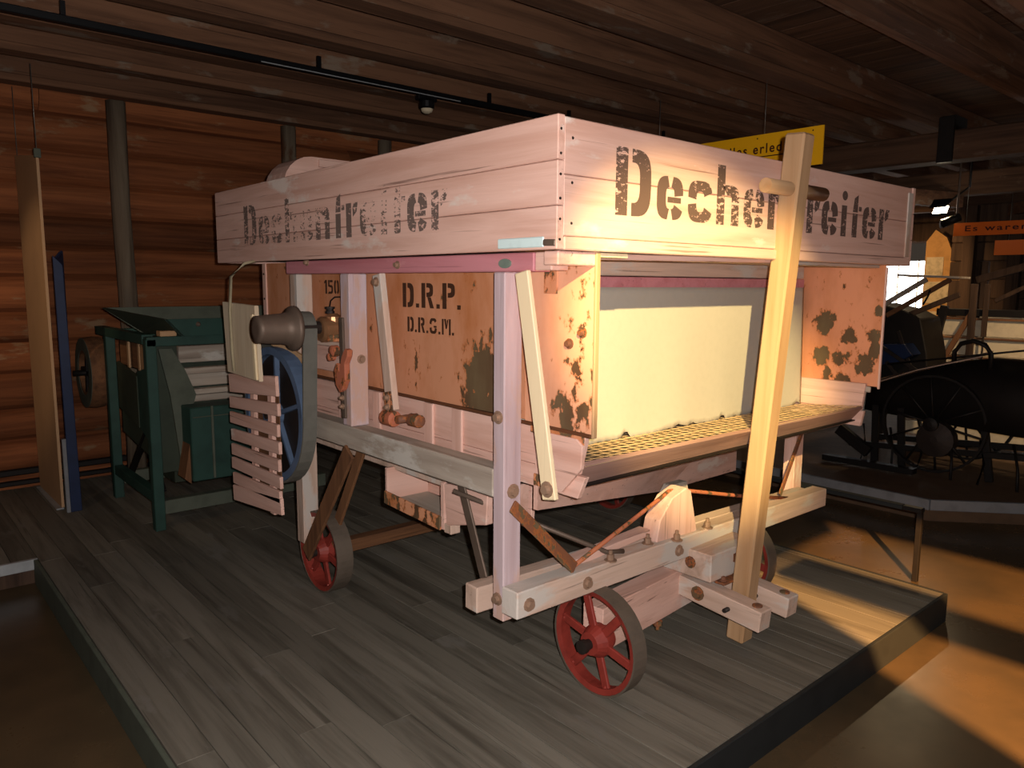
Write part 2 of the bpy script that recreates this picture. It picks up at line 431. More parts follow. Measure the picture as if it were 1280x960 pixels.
# log wall
wl = sempty('wall_left', (3.0, 6.95, 0))
random.seed(11)
z = -0.15; k = 0
while z < 3.25:
    h = random.uniform(0.23, 0.29)
    xs = [-6.5, random.uniform(-1, 1.2), random.uniform(3.2, 5.4), 12.6]
    for a, b in zip(xs[:-1], xs[1:]):
        n = 9; v = []; f = []
        pr = [(6.95, 0)] + [(6.90 - 0.075*math.sin(math.pi*i/(n-1))**0.6, h*i/(n-1)) for i in range(n)] + [(6.95, h)]
        prism('log', [(py, z+pz) for py, pz in pr], 'x', a+0.002, b-0.002, 'log_wood', wl)
    z += h
for px, r0, tz in ((1.70, 0.072, 3.0), (3.14, 0.068, 3.0), (4.16, 0.07, 3.0)):
    tube('wall_post', [(px, 6.76, 0), (px+0.012, 6.76, 1.2), (px-0.006, 6.76, 2.2), (px, 6.76, tz)], [r0*1.08, r0, r0*0.97, r0], 'post_bark', wl, 10)
for z0, z1 in ((0.02, 0.06), (0.10, 0.15)):
    box('skirting_pipe', (-4, 7.0), (6.79, 6.83), (z0, z1), 'black_iron', wl, 0.008)
# ceiling: boards above, heavy joists below
ce = sempty('ceiling', (3.0, 3.0, 3.3))
y = -1.0; random.seed(5)
x = -6.0
while x < 12.5:
    box('ceiling_board', (x+0.002, x+0.228), (-3.0, 6.95), (3.27, 3.30), 'ceiling_wood_y', ce, 0.002)
    x += 0.23
for yy in (-0.65, 0.1, 0.85, 1.51, 2.06, 3.08, 3.74, 4.47, 5.26, 5.95, 6.72):
    wd = random.uniform(0.20, 0.25)
    zb = 3.0 if yy < 6 else 2.98
    box('beam', (-6.0, 12.5), (yy-wd, yy), (zb+0.02, 3.27), 'ceiling_wood', ce, 0.012)
    box('beam_board', (-6.0, 12.5), (yy-wd-0.012, yy-wd*0.42), (zb, zb+0.05), 'ceiling_wood', ce, 0.006)
# heavy cross beam further down the hall with its bracket
box('beam', (7.0, 7.26), (-2.0, 6.9), (2.64, 2.88), 'ceiling_wood_y', ce, 0.015)
box('beam', (9.4, 9.62), (-2.0, 6.9), (2.60, 2.86), 'ceiling_wood_y', ce, 0.015)
box('beam', (11.2, 11.4), (-2.0, 6.9), (2.60, 2.86), 'ceiling_wood_y', ce, 0.015)
box('beam_bracket', (6.97, 7.0), (2.50, 2.62), (2.62, 2.99), 'black_iron', ce, 0.003)
box('beam_bracket', (7.0, 7.26), (2.50, 2.62), (2.885, 3.0), 'black_iron', ce, 0.003)
bar('brace', (7.15, 4.4, 2.62), (9.5, 3.3, 2.55), 0.14, 0.16, 'ceiling_wood', ce)
bar('brace', (9.5, 2.0, 2.56), (11.3, 3.4, 2.54), 0.12, 0.14, 'ceiling_wood', ce)
# far wall with bright windows
wr = sempty('wall_right', (12.5, 3.0, 0))
random.seed(21)
WIN = [(4.55, 5.45, 0.75, 1.98), (2.55, 3.34, 0.95, 1.95), (0.2, 1.2, 0.95, 1.95)]
z = GZ
while z < 3.2:
    h = 0.30
    segs = [(-3.0, 6.9)]
    for a, b, c, d in WIN:
        if z+h > c and z < d:
            ns = []
            for s0, s1 in segs:
                if b <= s0 or a >= s1: ns.append((s0, s1))
                else:
                    if a > s0: ns.append((s0, a))
                    if b < s1: ns.append((b, s1))
            segs = ns
    for s0, s1 in segs:
        box('log', (12.45+random.uniform(-0.01, 0.01), 12.7), (s0, s1), (z+0.004, z+h-0.004), 'dark_timber', wr, 0.02)
    z += h
for i, (a, b, c, d) in enumerate(WIN):
    wn = sempty('window_%d' % (i+1), (12.5, (a+b)/2, c))
    box('pane', (12.60, 12.61), (a, b), (c, d), 'daylight_glass', wn, 0)
    nb = 3 if i else 2
    for q in range(1, nb+1):
        yy = a+(b-a)*q/(nb+1); box('glazing_bar', (12.55, 12.58), (yy-0.006, yy+0.006), (c, d), 'dark_timber' if i == 1 else 'wagon_white', wn, 0)
    for q in range(1, 5):
        zz = c+(d-c)*q/5; box('glazing_bar', (12.552, 12.578), (a, b), (zz-0.005, zz+0.005), 'dark_timber' if i == 1 else 'wagon_white', wn, 0)
    box('window_frame', (12.5, 12.6), (a-0.06, a), (c-0.06, d+0.06), 'dark_timber', wn)
    box('window_frame', (12.5, 12.6), (b, b+0.06), (c-0.06, d+0.06), 'dark_timber', wn)
# lit display wall between the windows, with papers on it
dw = thing('display_wall', (12.2, 4.3, 0), 'lamp-lit pale partition with papers pinned up beside the bright window', 'partition')
prism('panel', [(4.10, 0.0), (4.62, 0.0), (4.62, 2.25), (4.50, 2.42), (4.34, 2.30), (4.26, 2.10), (4.10, 2.10)], 'x', 12.18, 12.24, 'plaster', dw)
for a, b, c, d in ((4.36, 4.60, 1.72, 2.02), (4.20, 4.60, 1.34, 1.66), (4.40, 4.50, 0.98, 1.22), (4.26, 4.37, 0.98, 1.22), (4.30, 4.52, 0.56, 0.78)):
    box('paper', (12.170, 12.179), (a, b), (c, d), 'poster', dw, 0)
# dark log cabin end that fills the hall behind the cart
cb = thing('log_partition', (11.0, 2.9, 0), 'dark timber partition of squared logs behind the white-sided cart', 'partition')
z = 0.0
for k in range(11):
    box('log', (11.0, 11.2), (2.62, 3.86), (z, z+0.235), 'dark_timber', cb, 0.012); z += 0.24
for yy in (3.62, 3.10, 2.60):
    box('post', (10.88, 11.0), (yy-0.07, yy+0.07), (GZ, 2.62), 'dark_timber', cb)
# second exhibit platform on the right
ex = sempty('floor_exhibit', (8.0, 2.5, 0))
prism('exhibit_ground', [(5.97, 6.7), (5.97, 2.10), (6.42, 1.60), (6.42, -2.0), (12.4, -2.0), (12.4, 6.7)], 'z', GZ, -0.02, 'dirt_floor', ex)
bar('edge_strip', (5.95, 6.7, -0.02), (5.95, 2.09, -0.02), 0.03, 0.08, 'grey_edge', ex)
bar('edge_strip', (5.95, 2.09, -0.02), (6.40, 1.59, -0.02), 0.03, 0.08, 'grey_edge', ex)
bar('edge_strip', (6.40, 1.59, -0.02), (6.40, -2.0, -0.02), 0.03, 0.08, 'grey_edge', ex)

# ================================================================== the threshing machine
TM = thing('threshing_machine', (2.87, 3.0, 0), 'large pink wooden threshing machine on small red iron wheels', 'machine')
X0, X1, Y0, Y1, Z0, Z1 = 1.60, 4.15, 1.648, 4.42, 1.70, 2.093
# --- hopper boards
zs = [Z0, 1.83, 1.962, Z1]
for i in range(3):
    box('side_board', (X0, X0+0.03), (Y0-0.004, Y1), (zs[i]+0.001, zs[i+1]-0.001), 'pink_wood_y', TM, 0.003)
    box('side_board', (X1-0.03, X1), (Y0-0.004, Y1), (zs[i]+0.001, zs[i+1]-0.001), 'pink_wood_y', TM, 0.003)
    box('rear_board', (X0+0.031, X1-0.031), (Y1-0.03, Y1), (zs[i]+0.001, zs[i+1]-0.001), 'pink_wood_x', TM, 0.003)
box('front_board', (X0+0.031, X1-0.036), (Y0, Y0+0.03), (1.9235, Z1-0.004), 'pink_wood_x', TM, 0.003)
fb2 = box('front_board', (X0+0.031, X1-0.036), (Y0, Y0+0.03), (1.742, 1.9215), 'pink_wood_x', TM, 0.003)
box('front_batten', (X0+0.031, X1-0.004), (Y0-0.006, Y0+0.035), (1.700, 1.740), 'pink_wood_x', TM, 0.004)
box('corner_strip', (X1-0.085, X1-0.034), (Y0-0.008, Y0-0.0005), (1.742, Z1-0.03), 'worn_wood_z', TM, 0.002)
for q in range(9):
    a = X0+0.031 + q*(X1-X0-0.062)/9; b = a+(X1-X0-0.062)/9
    box('hopper_floor_board', (a+0.001, b-0.001), (Y0+0.036, Y1-0.031), (1.712, 1.732), 'worn_wood_y', TM, 0.002)
# nails along the corner
for zz in (2.05, 1.98, 1.92, 1.85, 1.79, 1.73):
    lathe('nail', [(0.0045, 0), (0.004, -0.002)], (X0+0.012, Y0-0.004, zz), 'y', 'dark_iron', TM, 6)
for zz in (2.03, 1.90, 1.78):
    lathe('nail', [(0.005, 0), (0.004, -0.002)], (X0+0.065, Y0, zz), 'y', 'dark_iron', TM, 6)
lettering('letter', 'Dechentreiter', (1.860, Y0-0.0012, 1.818), (1, 0, 0), 2.005, 0.213, 'stencil_front', TM)
lettering('letter', 'Dechentreiter', (X0-0.0012, 4.01, 1.785), (0, -1, 0), 1.82, 0.205, 'stencil_left', TM)
# pale tag and its clip on the side board
box('name_tag', (X0-0.008, X0), (1.695, 1.91), (1.708, 1.740), 'plate_blue', TM, 0.003)
bar('tag_clip', (X0-0.004, 1.70, 1.722), (X0-0.004, 1.645, 1.720), 0.006, 0.02, 'iron', TM)
# feed hood with rounded end at the back of the hopper
hp = [(1.88, 2.06)] + [(2.06-0.18*math.cos(R_(a)), 2.11+0.20*math.sin(R_(a))) for a in range(0, 91, 15)] + [(3.6, 2.31)] + [(3.60+0.18*math.sin(R_(a)), 2.11+0.20*math.cos(R_(a))) for a in range(15, 91, 15)] + [(3.78, 2.06)]
prism('feed_hood', hp, 'y', 4.14, 4.39, 'pink_wood_x', TM, 0.0)
box('hood_batten', (2.10, 3.5), (4.120, 4.139), (2.255, 2.298), 'pink_wood_x', TM)
# --- frame posts and rails
for name, x0, x1, y0, y1, z0, z1, mt in (
    ('post', 1.68, 1.762, 1.975, 2.035, 0.385, 1.636, 'lilac_post'),
    ('post', 1.68, 1.765, 3.575, 3.655, 0.24, 1.636, 'worn_wood_z'),
    ('post', 1.68, 1.772, 3.05, 3.13, 0.942, 1.636, 'lilac_post'),
    ('post', 3.97, 4.06, 2.12, 2.19, 0.42, 1.69, 'pink_wood_z'),
    ('post', 3.97, 4.06, 3.575, 3.655, 0.24, 1.69, 'pink_wood_z'),
    ('post', 3.97, 4.06, 3.05, 3.13, 0.942, 1.69, 'pink_wood_z')):
    box(name, (x0, x1), (y0, y1), (z0, z1), mt, TM, 0.004)
box('top_rail', (1.665, 1.745), (1.815, 3.66), (1.637, 1.698), 'magenta_wood', TM, 0.004)
box('rail_end_block', (1.668, 1.745), (1.735, 1.813), (1.640, 1.698), 'pink_wood_y', TM, 0.004)
box('corner_block', (1.63, 1.80), (1.668, 1.733), (1.655, 1.698), 'pink_wood_y', TM, 0.004)
box('lower_rail', (1.68, 1.765), (2.036, 3.574), (0.835, 0.940), 'grey_wood_y', TM, 0.005)
box('lower_rail', (3.97, 4.06), (2.195, 3.574), (0.835, 0.940), 'grey_wood_y', TM, 0.005)
prism('oval_plate', [(1.955+0.032*math.cos(R_(a)), 1.664+0.016*math.sin(R_(a))) for a in range(0, 360, 24)], 'x', 1.660, 1.665, 'plate_green', TM)
for yy, zz in ((3.42, 1.69), (2.62, 1.668)):
    bolt((1.665, yy, zz), 'x', 'bolt_iron', TM, 0.011)
# --- sheet iron sides
box('side_sheet', (1.800, 1.806), (2.00, 4.22), (1.112, 1.70), 'sheet_side', TM, 0.001)
box('side_sheet', (1.800, 1.806), (1.668, 1.999), (1.098, 1.70), 'sheet_cheek', TM, 0.001)
box('side_sheet', (3.920, 3.926), (1.668, 4.22), (1.085, 1.70), 'sheet_inner', TM, 0.001)
bar('sheet_edge', (1.803, 1.664, 1.095), (1.803, 1.664, 1.70), 0.020, 0.010, 'pine_z', TM, (0, 1, 0), 0.002)
bar('sheet_edge', (3.923, 1.664, 1.075), (3.923, 1.664, 1.69), 0.014, 0.010, 'pink_wood_z', TM, (0, 1, 0), 0.002)
bar('sheet_trim', (1.798, 4.235, 1.0), (1.798, 4.235, 1.70), 0.012, 0.045, 'pink_wood_z', TM, (0, 1, 0), 0.002)
for q in range(5): lathe('nail', [(0.007, 0), (0.005, -0.004)], (1.792, 4.235, 1.08+0.14*q), 'x', 'dark_iron', TM, 6)
bar('seam_strip', (1.797, 4.20, 1.118), (1.797, 1.67, 1.100), 0.010, 0.014, 'dark_seam', TM)
bar('seam_strip', (3.916, 2.10, 1.075), (3.916, 1.70, 1.068), 0.012, 0.030, 'grey_wood_y', TM)
box('rear_wall', (1.81, 3.915), (4.19, 4.22), (1.0, 1.70), 'pink_wood_x', TM)
# rust bolts on the cheek
for yy, zz in ((1.78, 1.40), (1.72, 1.44)): bolt((1.80, yy, zz), 'x', 'rusty_iron', TM, 0.012)
box('rust_plate', (1.795, 1.80), (1.84, 1.905), (1.565, 1.645), 'rust_lip', TM, 0.001)
# stencils on the sheet
lettering('letter', 'D.R.P.', (1.7985, 2.795, 1.494), (0, -1, 0), 0.415, 0.103, 'stencil_small', TM)
lettering('letter', 'D.R.G.M.', (1.7985, 2.760, 1.390), (0, -1, 0), 0.335, 0.064, 'stencil_small', TM)
lettering('letter', '1500', (1.7985, 3.515, 1.540), (0, -1, 0), 0.215, 0.068, 'stencil_small', TM)
# --- lower body boards with battens
for z0, z1 in ((0.875, 0.955), (0.957, 1.098)):
    prism('body_board', [(1.735+0.0*z0, z0), (4.2, z0), (4.2, z1), (1.70, z1)], 'x', 1.803, 1.825, 'pink_wood_y', TM, 0.002)
    prism('body_board', [(1.735, z0), (4.2, z0), (4.2, z1), (1.72, z1)], 'x', 3.90, 3.922, 'pink_wood_y', TM, 0.002)
for yy in (2.40, 2.60, 3.02, 3.35):
    box('body_batten', (1.790, 1.802), (yy-0.032, yy+0.032), (0.875, 1.098), 'pink_wood_z', TM, 0.002)
prism('chute_end_board', [(1.84, 0.885), (1.80, 0.885), (1.705, 0.985), (1.70, 1.065), (1.73, 1.085), (1.93, 1.085), (1.93, 0.885)], 'x', 1.786, 1.802, 'pink_wood_y', TM, 0.002)
bar('rust_strip', (1.796, 1.965, 1.090), (1.796, 1.70, 1.078), 0.006, 0.036, 'rust_lip', TM)
box('rust_plate', (1.780, 1.786), (1.85, 1.93), (0.888, 0.930), 'rust_lip', TM, 0.001)
# --- sieve deck: perforated sheet built hole by hole
sv = []; sf = []
nx, ny = 40, 10
sx0, sx1, sy0, sy1 = 1.83, 3.895, 1.725, 2.20
def szz(y): return 0.985 - (y-1.725)*0.10
dx, dy = (sx1-sx0)/nx, (sy1-sy0)/ny
for j in range(ny):
    for i in range(nx):
        off = 0.0
        x0, x1 = sx0+i*dx, sx0+(i+1)*dx; y0, y1 = sy0+j*dy, sy0+(j+1)*dy
        cx, cy = (x0+x1)/2 + (dx*0.16 if j % 2 else -dx*0.16), (y0+y1)/2
        b = len(sv)
        sv += [(x0, y0, szz(y0)), (x1, y0, szz(y0)), (x1, y1, szz(y1)), (x0, y1, szz(y1))]
        hole = [(cx-0.33*dx, cy-0.40*dy), (cx+0.33*dx, cy-0.40*dy), (cx+0.33*dx, cy+0.18*dy), (cx, cy+0.44*dy), (cx-0.33*dx, cy+0.18*dy)]
        sv += [(a, c, szz(c)) for a, c in hole]
        sf += [(b, b+1, b+5, b+4), (b+1, b+2, b+6, b+5), (b+2, b+7, b+6), (b+2, b+3, b+7), (b+3, b+8, b+7), (b+3, b, b+4, b+8)]
mk('sieve', sv, sf, 'sieve_iron', TM, 0, False, 1, 0.001)
box('sieve_shade_tray', (1.83, 3.895), (1.76, 2.6), (0.900, 0.906), 'black_iron', TM, 0)  # black colour stands in for the shade below the sieve holes
lipv = [(1.825, 1.722, 0.990), (3.895, 1.722, 0.975), (3.90, 1.800, 0.880), (1.79, 1.800, 0.885)]
lv = lipv + [(x_, y_+0.016, z_+0.010) for x_, y_, z_ in lipv]
mk('sieve_lip', lv, BF, 'lip_wood', TM, 0.003)
mk('lower_apron', [(1.80, 1.93, 0.79), (3.05, 2.32, 0.555), (3.90, 2.45, 0.50), (3.90, 2.45, 0.86), (1.80, 1.93, 0.88),
                   (1.80, 1.95, 0.79), (3.05, 2.34, 0.555), (3.90, 2.47, 0.50), (3.90, 2.47, 0.86), (1.80, 1.95, 0.88)],
   [(0, 1, 2, 3, 4), (9, 8, 7, 6, 5), (0, 5, 6, 1), (1, 6, 7, 2), (2, 7, 8, 3), (3, 8, 9, 4), (4, 9, 5, 0)], 'pink_wood_x', TM)
bar('apron_batten', (2.36, 2.085, 0.70), (2.36, 2.085, 0.87), 0.02, 0.02, 'worn_wood_z', TM)
bar('apron_batten', (3.10, 2.32, 0.60), (3.10, 2.32, 0.86), 0.03, 0.02, 'worn_wood_z', TM)
box('lower_tray', (1.83, 3.89), (2.5, 4.15), (0.74, 0.87), 'worn_wood_x', TM)
# --- canvas curtain and its battens
box('curtain_batten', (1.83, 3.90), (2.085, 2.125), (1.578, 1.628), 'magenta_wood', TM, 0.003)
box('cross_plank', (1.83, 3.90), (2.09, 2.12), (1.632, 1.70), 'worn_wood_x', TM, 0.003)
box('cross_plank', (1.83, 3.90), (1.80, 1.94), (1.690, 1.708), 'worn_wood_x', TM, 0.003)
bar('cross_plank', (1.83, 1.78, 1.688), (3.0, 1.70, 1.700), 0.05, 0.02, 'pink_wood_x', TM)
box('cross_plank', (1.815, 1.96), (1.672, 1.74), (1.683, 1.698), 'new_strip', TM, 0.003)
box('cross_plank', (3.10, 3.90), (1.69, 1.76), (1.685, 1.700), 'worn_wood_x', TM, 0.003)
cv = []; cf = []; NX, NZ = 90, 24; random.seed(9)
edge = [0.955 + 0.006*math.sin(i*0.31) + 0.007*math.sin(i*0.13+1) + random.uniform(-0.006, 0.006) + (0.022 if i % 31 in (26, 27) else 0) + (0.012 if 36 < i < 44 else 0) for i in range(NX+1)]
for j in range(NZ+1):
    for i in range(NX+1):
        xx = 1.835 + (3.89-1.835)*i/NX; f = j/NZ
        zz = 1.585*(1-f) + (edge[i] - 0.012*i/NX)*f
        yy = 2.082 + 0.005*math.sin(xx*6)*f + 0.0015*math.sin(xx*17+1)*f - 0.012*f
        cv.append((xx, yy, zz))
for j in range(NZ):
    for i in range(NX):
        a = j*(NX+1)+i; cf.append((a, a+1, a+NX+2, a+NX+1))
mk('canvas_curtain', cv, cf, 'canvas', TM, 0, True, 1, 0.003)
# --- raw new brace at the cheek, rocker arm, hangers
bar('new_brace', (1.655, 1.856, 1.636), (1.655, 1.712, 0.905), 0.018, 0.062, 'new_strip', TM, (0, 1, 0))
bolt((1.646, 1.718, 0.94), 'x', 'bolt_iron', TM, 0.018)
bar('rocker_arm', (1.715, 2.85, 1.632), (1.715, 2.752, 1.055), 0.03, 0.062, 'worn_wood_z', TM, (0, 1, 0))
bolt((1.70, 2.845, 1.60), 'x', 'bolt_iron', TM, 0.014)
bar('arm_plate', (1.697, 2.768, 1.135), (1.697, 2.751, 1.050), 0.006, 0.06, 'rust_lip', TM, (0, 1, 0))
for zz in (1.112, 1.07): bolt((1.693, 2.757, zz), 'x', 'bolt_iron', TM, 0.010)
lathe('arm_knuckle', [(0.020, -0.03), (0.034, -0.025), (0.034, 0.05), (0.020, 0.06)], (1.71, 2.755, 1.02), 'y', 'rust_rod', TM, 12)
lathe('arm_knuckle', [(0.018, -0.05), (0.028, -0.045), (0.028, 0.02), (0.016, 0.025)], (1.76, 2.66, 1.02), 'y', 'rusty_iron', TM, 12)
tube('arm_shaft', [(1.70, 2.70, 1.022), (1.81, 2.70, 1.022)], 0.018, 'rusty_iron', TM, 10)
# bolts on the near post
for yy, zz, ax, xx in ((2.005, 1.132, 'x', 1.68),): bolt((xx, yy, zz), ax, 'bolt_iron', TM, 0.016)
bolt((1.722, 1.975, 0.865), 'y', 'bolt_iron', TM, 0.018)
bolt((1.735, 3.05, 1.25), 'y', 'bolt_iron', TM, 0.014)
# --- bearing with oil cup, ratchet lever on the middle post
box('bearing_shelf', (1.70, 1.80), (3.131, 3.574), (1.295, 1.318), 'worn_wood_y', TM)
box('bearing_board', (1.765, 1.80), (3.131, 3.574), (1.16, 1.29), 'pink_wood_y', TM)
lathe('main_shaft', [(0.030, -0.345), (0.030, 0.09)], (1.72, 3.305, 1.385), 'x', 'dark_iron', TM, 14)
bb = lathe('bearing', [(0.046, -0.07), (0.062, -0.06), (0.062, 0.05), (0.046, 0.06)], (1.73, 3.30, 1.375), 'x', 'brass', TM, 18)
box('bearing_foot', (1.68, 1.77), (3.24, 3.37), (1.319, 1.352), 'rust_lip', bb)
lathe('bearing_cap', [(0.042, -0.005), (0.040, 0.04), (0.02, 0.055)], (1.725, 3.29, 1.395), 'z', 'brass', bb, 14)
lathe('oil_cup', [(0.012, 0.0), (0.012, 0.012), (0.022, 0.014), (0.022, 0.026), (0.017, 0.028), (0.017, 0.034), (0.024, 0.036), (0.024, 0.046)], (1.725, 3.32, 1.435), 'z', 'dark_iron', bb, 12)
tube('oil_wire', [(1.725, 3.32, 1.48), (1.72, 3.30, 1.510), (1.72, 3.26, 1.528), (1.73, 3.16, 1.532)], 0.0035, 'dark_iron', bb, 6)
lv_ = prism('lever_hook', [(3.085, 1.10), (3.12, 1.13), (3.135, 1.20), (3.11, 1.235), (3.085, 1.20), (3.06, 1.27), (3.03, 1.305), (3.0, 1.30), (3.005, 1.27), (3.03, 1.235), (3.03, 1.16), (3.06, 1.115)], 'x', 1.64, 1.668, 'rust_rod', TM, 0.004)
bar('lever_bar', (1.664, 3.095, 1.44), (1.664, 3.085, 0.98), 0.012, 0.035, 'iron', TM, (0, 1, 0))
lathe('lever_knob', [(0.01, -0.02), (0.026, -0.015), (0.026, 0.015), (0.01, 0.02)], (1.655, 3.15, 1.285), 'x', 'rust_rod', TM, 12)
lathe('lever_knob', [(0.008, -0.02), (0.018, -0.015), (0.018, 0.015), (0.008, 0.02)], (1.655, 3.18, 1.255), 'x', 'rust_rod', TM, 12)
for zz in (1.075, 1.035): bolt((1.658, 3.087, zz), 'x', 'bolt_iron', TM, 0.009)
# --- flanged drum pulley on the shaft end
dr = lathe('drum_pulley', [(0.030, -0.02), (0.062, -0.02), (0.062, 0.0), (0.066, 0.03), (0.070, 0.10), (0.078, 0.135), (0.100, 0.145), (0.104, 0.155), (0.104, 0.168), (0.030, 0.17)], (1.37, 3.305, 1.385), 'x', 'iron', TM, 28, False, True)
# --- belt and big blue belt wheel
c1 = (3.36, 1.375, 0.075); c2 = (3.66, 0.93, 0.345)
def beltpts(k):
    (y1, z1, r1), (y2, z2, r2) = c1, c2
    d = math.hypot(y2-y1, z2-z1); th = math.atan2(z2-z1, y2-y1); al = math.acos((r1-r2)/d)
    pts = []
    for i in range(13):
        a = th+al + (2*math.pi-2*al)*i/12; pts.append((y1+(r1+k)*math.cos(a), z1+(r1+k)*math.sin(a)))
    for i in range(25):
        a = th-al + (2*al)*i/24; pts.append((y2+(r2+k)*math.cos(a), z2+(r2+k)*math.sin(a)))
    return pts
po, pi_ = beltpts(0.010), beltpts(0.0); n = len(po); bv = []; bf = []
for xx in (1.565, 1.635):
    bv += [(xx, a, b) for a, b in po]; bv += [(xx, a, b) for a, b in pi_]
for i in range(n):
    j = (i+1) % n
    bf += [(i, j, 2*n+j, 2*n+i), (n+i, 3*n+i, 3*n+j, n+j), (i, n+i, n+j, j), (2*n+i, 2*n+j, 3*n+j, 3*n+i)]
mk('drive_belt', bv, bf, 'belt', TM)
lathe('belt_pulley', [(0.03, -0.03), (0.072, -0.03), (0.074, 0.0), (0.072, 0.03), (0.03, 0.03)], (1.60, c1[0], c1[1]), 'x', 'dark_iron', TM, 24)
bwh = lathe('belt_wheel', [(0.305, -0.035), (0.343, -0.035), (0.343, 0.035), (0.305, 0.035)], (1.60, c2[0], c2[1]), 'x', 'wheel_blue', TM, 44, True)
lathe('wheel_web', [(0.05, 0.0), (0.306, 0.0), (0.306, 0.008), (0.05, 0.008)], (1.605, c2[0], c2[1]), 'x', 'dark_iron', bwh, 36, True)
lathe('hub', [(0.02, -0.06), (0.055, -0.06), (0.055, 0.08), (0.02, 0.08)], (1.60, c2[0], c2[1]), 'x', 'wheel_blue', bwh, 18)
for q in range(5):
    a = R_(72*q+20)
    bar('spoke', (1.60, c2[0]+0.05*math.cos(a), c2[1]+0.05*math.sin(a)), (1.60, c2[0]+0.31*math.cos(a), c2[1]+0.31*math.sin(a)), 0.022, 0.036, 'wheel_blue', bwh, (1, 0, 0))
tube('belt_axle', [(1.53, c2[0], c2[1]), (1.83, c2[0], c2[1])], 0.022, 'dark_iron', TM, 12)
bar('wood_stay', (1.66, 3.42, 1.20), (1.60, 3.70, 1.30), 0.02, 0.045, 'pine_y', TM)
# --- slatted guard in front of the belt wheel
box('guard_back', (1.558, 1.564), (3.56, 3.90), (0.45, 1.10), 'brown_wood_z', TM, 0)
for yy in (3.63, 3.85):
    bar('guard_stile', (1.545, yy, 0.42), (1.545, yy-0.02, 1.13), 0.022, 0.05, 'pink_wood_z', TM, (0, 1, 0))
SL = [(1.040, 1.090, 0.10), (0.935, 0.975, 0.062), (0.850, 0.870, 0.062), (0.755, 0.785, 0.062), (0.672, 0.695, 0.062), (0.595, 0.610, 0.062), (0.510, 0.535, 0.062), (0.425, 0.490, 0.085)]
for q, (za, zb_, h) in enumerate(SL):
    bar('guard_slat', (1.525, 4.10+0.004*(q % 3), za+0.01), (1.525, 3.49-0.012*(q % 2), zb_+0.005), 0.018, h, 'pink_wood_y', TM)
# --- hanging outlet board on its cord
hb = thing('hanging_board', (1.48, 3.79, 1.1), 'pale wooden board hanging on a cord beside the drum pulley', 'board')
bd = mk('board', [(1.47, 4.02, 1.492), (1.47, 3.60, 1.482), (1.47, 3.575, 1.112), (1.47, 3.985, 1.125), (1.492, 4.02, 1.492), (1.492, 3.60, 1.482), (1.492, 3.575, 1.112), (1.492, 3.985, 1.125)], BF, 'board_pale', hb, 0.002)
bar('edge_batten', (1.464, 3.617, 1.44), (1.464, 3.594, 1.12), 0.012, 0.028, 'new_strip', hb, (0, 1, 0))
tube('cord', [(1.61, 3.90, 1.705), (1.55, 3.905, 1.690), (1.475, 3.90, 1.62), (1.458, 3.885, 1.45), (1.457, 3.875, 1.25), (1.457, 3.86, 1.14)], 0.008, 'cord', hb, 7)
# --- chassis beams at the front
bar('front_beam', (1.665, 1.925, 0.478), (4.02, 1.99, 0.425), 0.085, 0.100, 'worn_wood_x', TM, (0, 0, 1), 0.005)
bar('front_beam', (1.665, 2.145, 0.425), (4.02, 2.09, 0.400), 0.075, 0.100, 'worn_wood_x', TM, (0, 0, 1), 0.005)
for xx, yy, zz in ((1.722, 1.884, 0.472), (2.03, 1.893, 0.468), (2.62, 1.908, 0.455)):
    bolt((xx, yy, zz), 'y', 'bolt_iron', TM, 0.017)
bolt((1.68, 2.005, 0.465), 'x', 'bolt_iron', TM, 0.016)
# rear axle and its stays
box('rear_axle', (1.80, 3.94), (3.47, 3.54), (0.18, 0.245), 'brown_wood_x', TM)
for xx in (1.655, 1.78):
    bar('axle_stay', (xx, 3.50, 0.215), (xx, 3.03 if xx < 1.7 else 3.12, 0.835), 0.016, 0.085 if xx < 1.7 else 0.06, 'brown_wood_z', TM, (0, 1, 0))
bar('diagonal_stay', (1.745, 2.315, 0.832), (1.745, 2.165, 0.478), 0.045, 0.010, 'iron', TM, (1, 0, 0))
bar('flat_brace', (1.712, 1.966, 0.815), (1.985, 1.915, 0.530), 0.050, 0.010, 'rusty_iron', TM, (0, -1, 0.3))
tube('tie_rod', [(1.70, 2.30, 0.80), (2.20, 1.95, 0.535), (2.28, 1.93, 0.525)], 0.010, 'iron', TM, 8)
tube('truss_rod', [(1.985, 1.925, 0.535), (2.56, 1.975, 0.68), (2.64, 1.985, 0.700), (2.72, 1.985, 0.690), (3.2, 1.99, 0.575), (3.7, 1.99, 0.47)], 0.009, 'rust_rod', TM, 8)
prism('king_block', [(2.50, 0.508), (2.52, 0.60), (2.60, 0.685), (2.70, 0.715), (2.735, 0.695), (2.79, 0.495)], 'y', 1.935, 2.02, 'pink_wood_z', TM, 0.004)
prism('king_block', [(2.70, 0.46), (2.72, 0.58), (2.80, 0.675), (2.92, 0.675), (2.98, 0.46)], 'y', 2.09, 2.14, 'grey_wood_z', TM, 0.004)
for xx, yy in ((2.46, 1.95), (2.60, 1.905), (2.18, 1.91), (2.86, 1.93)):
    lathe('bolt_nut', [(0.026, 0), (0.026, 0.005), (0.014, 0.006), (0.014, 0.028), (0.008, 0.03), (0.008, 0.045)], (xx, yy, 0.515 - (xx-1.66)*0.0215+0.010), 'z', 'bolt_iron', TM, 8)
bar('wedge_board', (2.02, 1.985, 0.525), (2.50, 2.00, 0.545), 0.06, 0.03, 'pink_wood_x', TM)
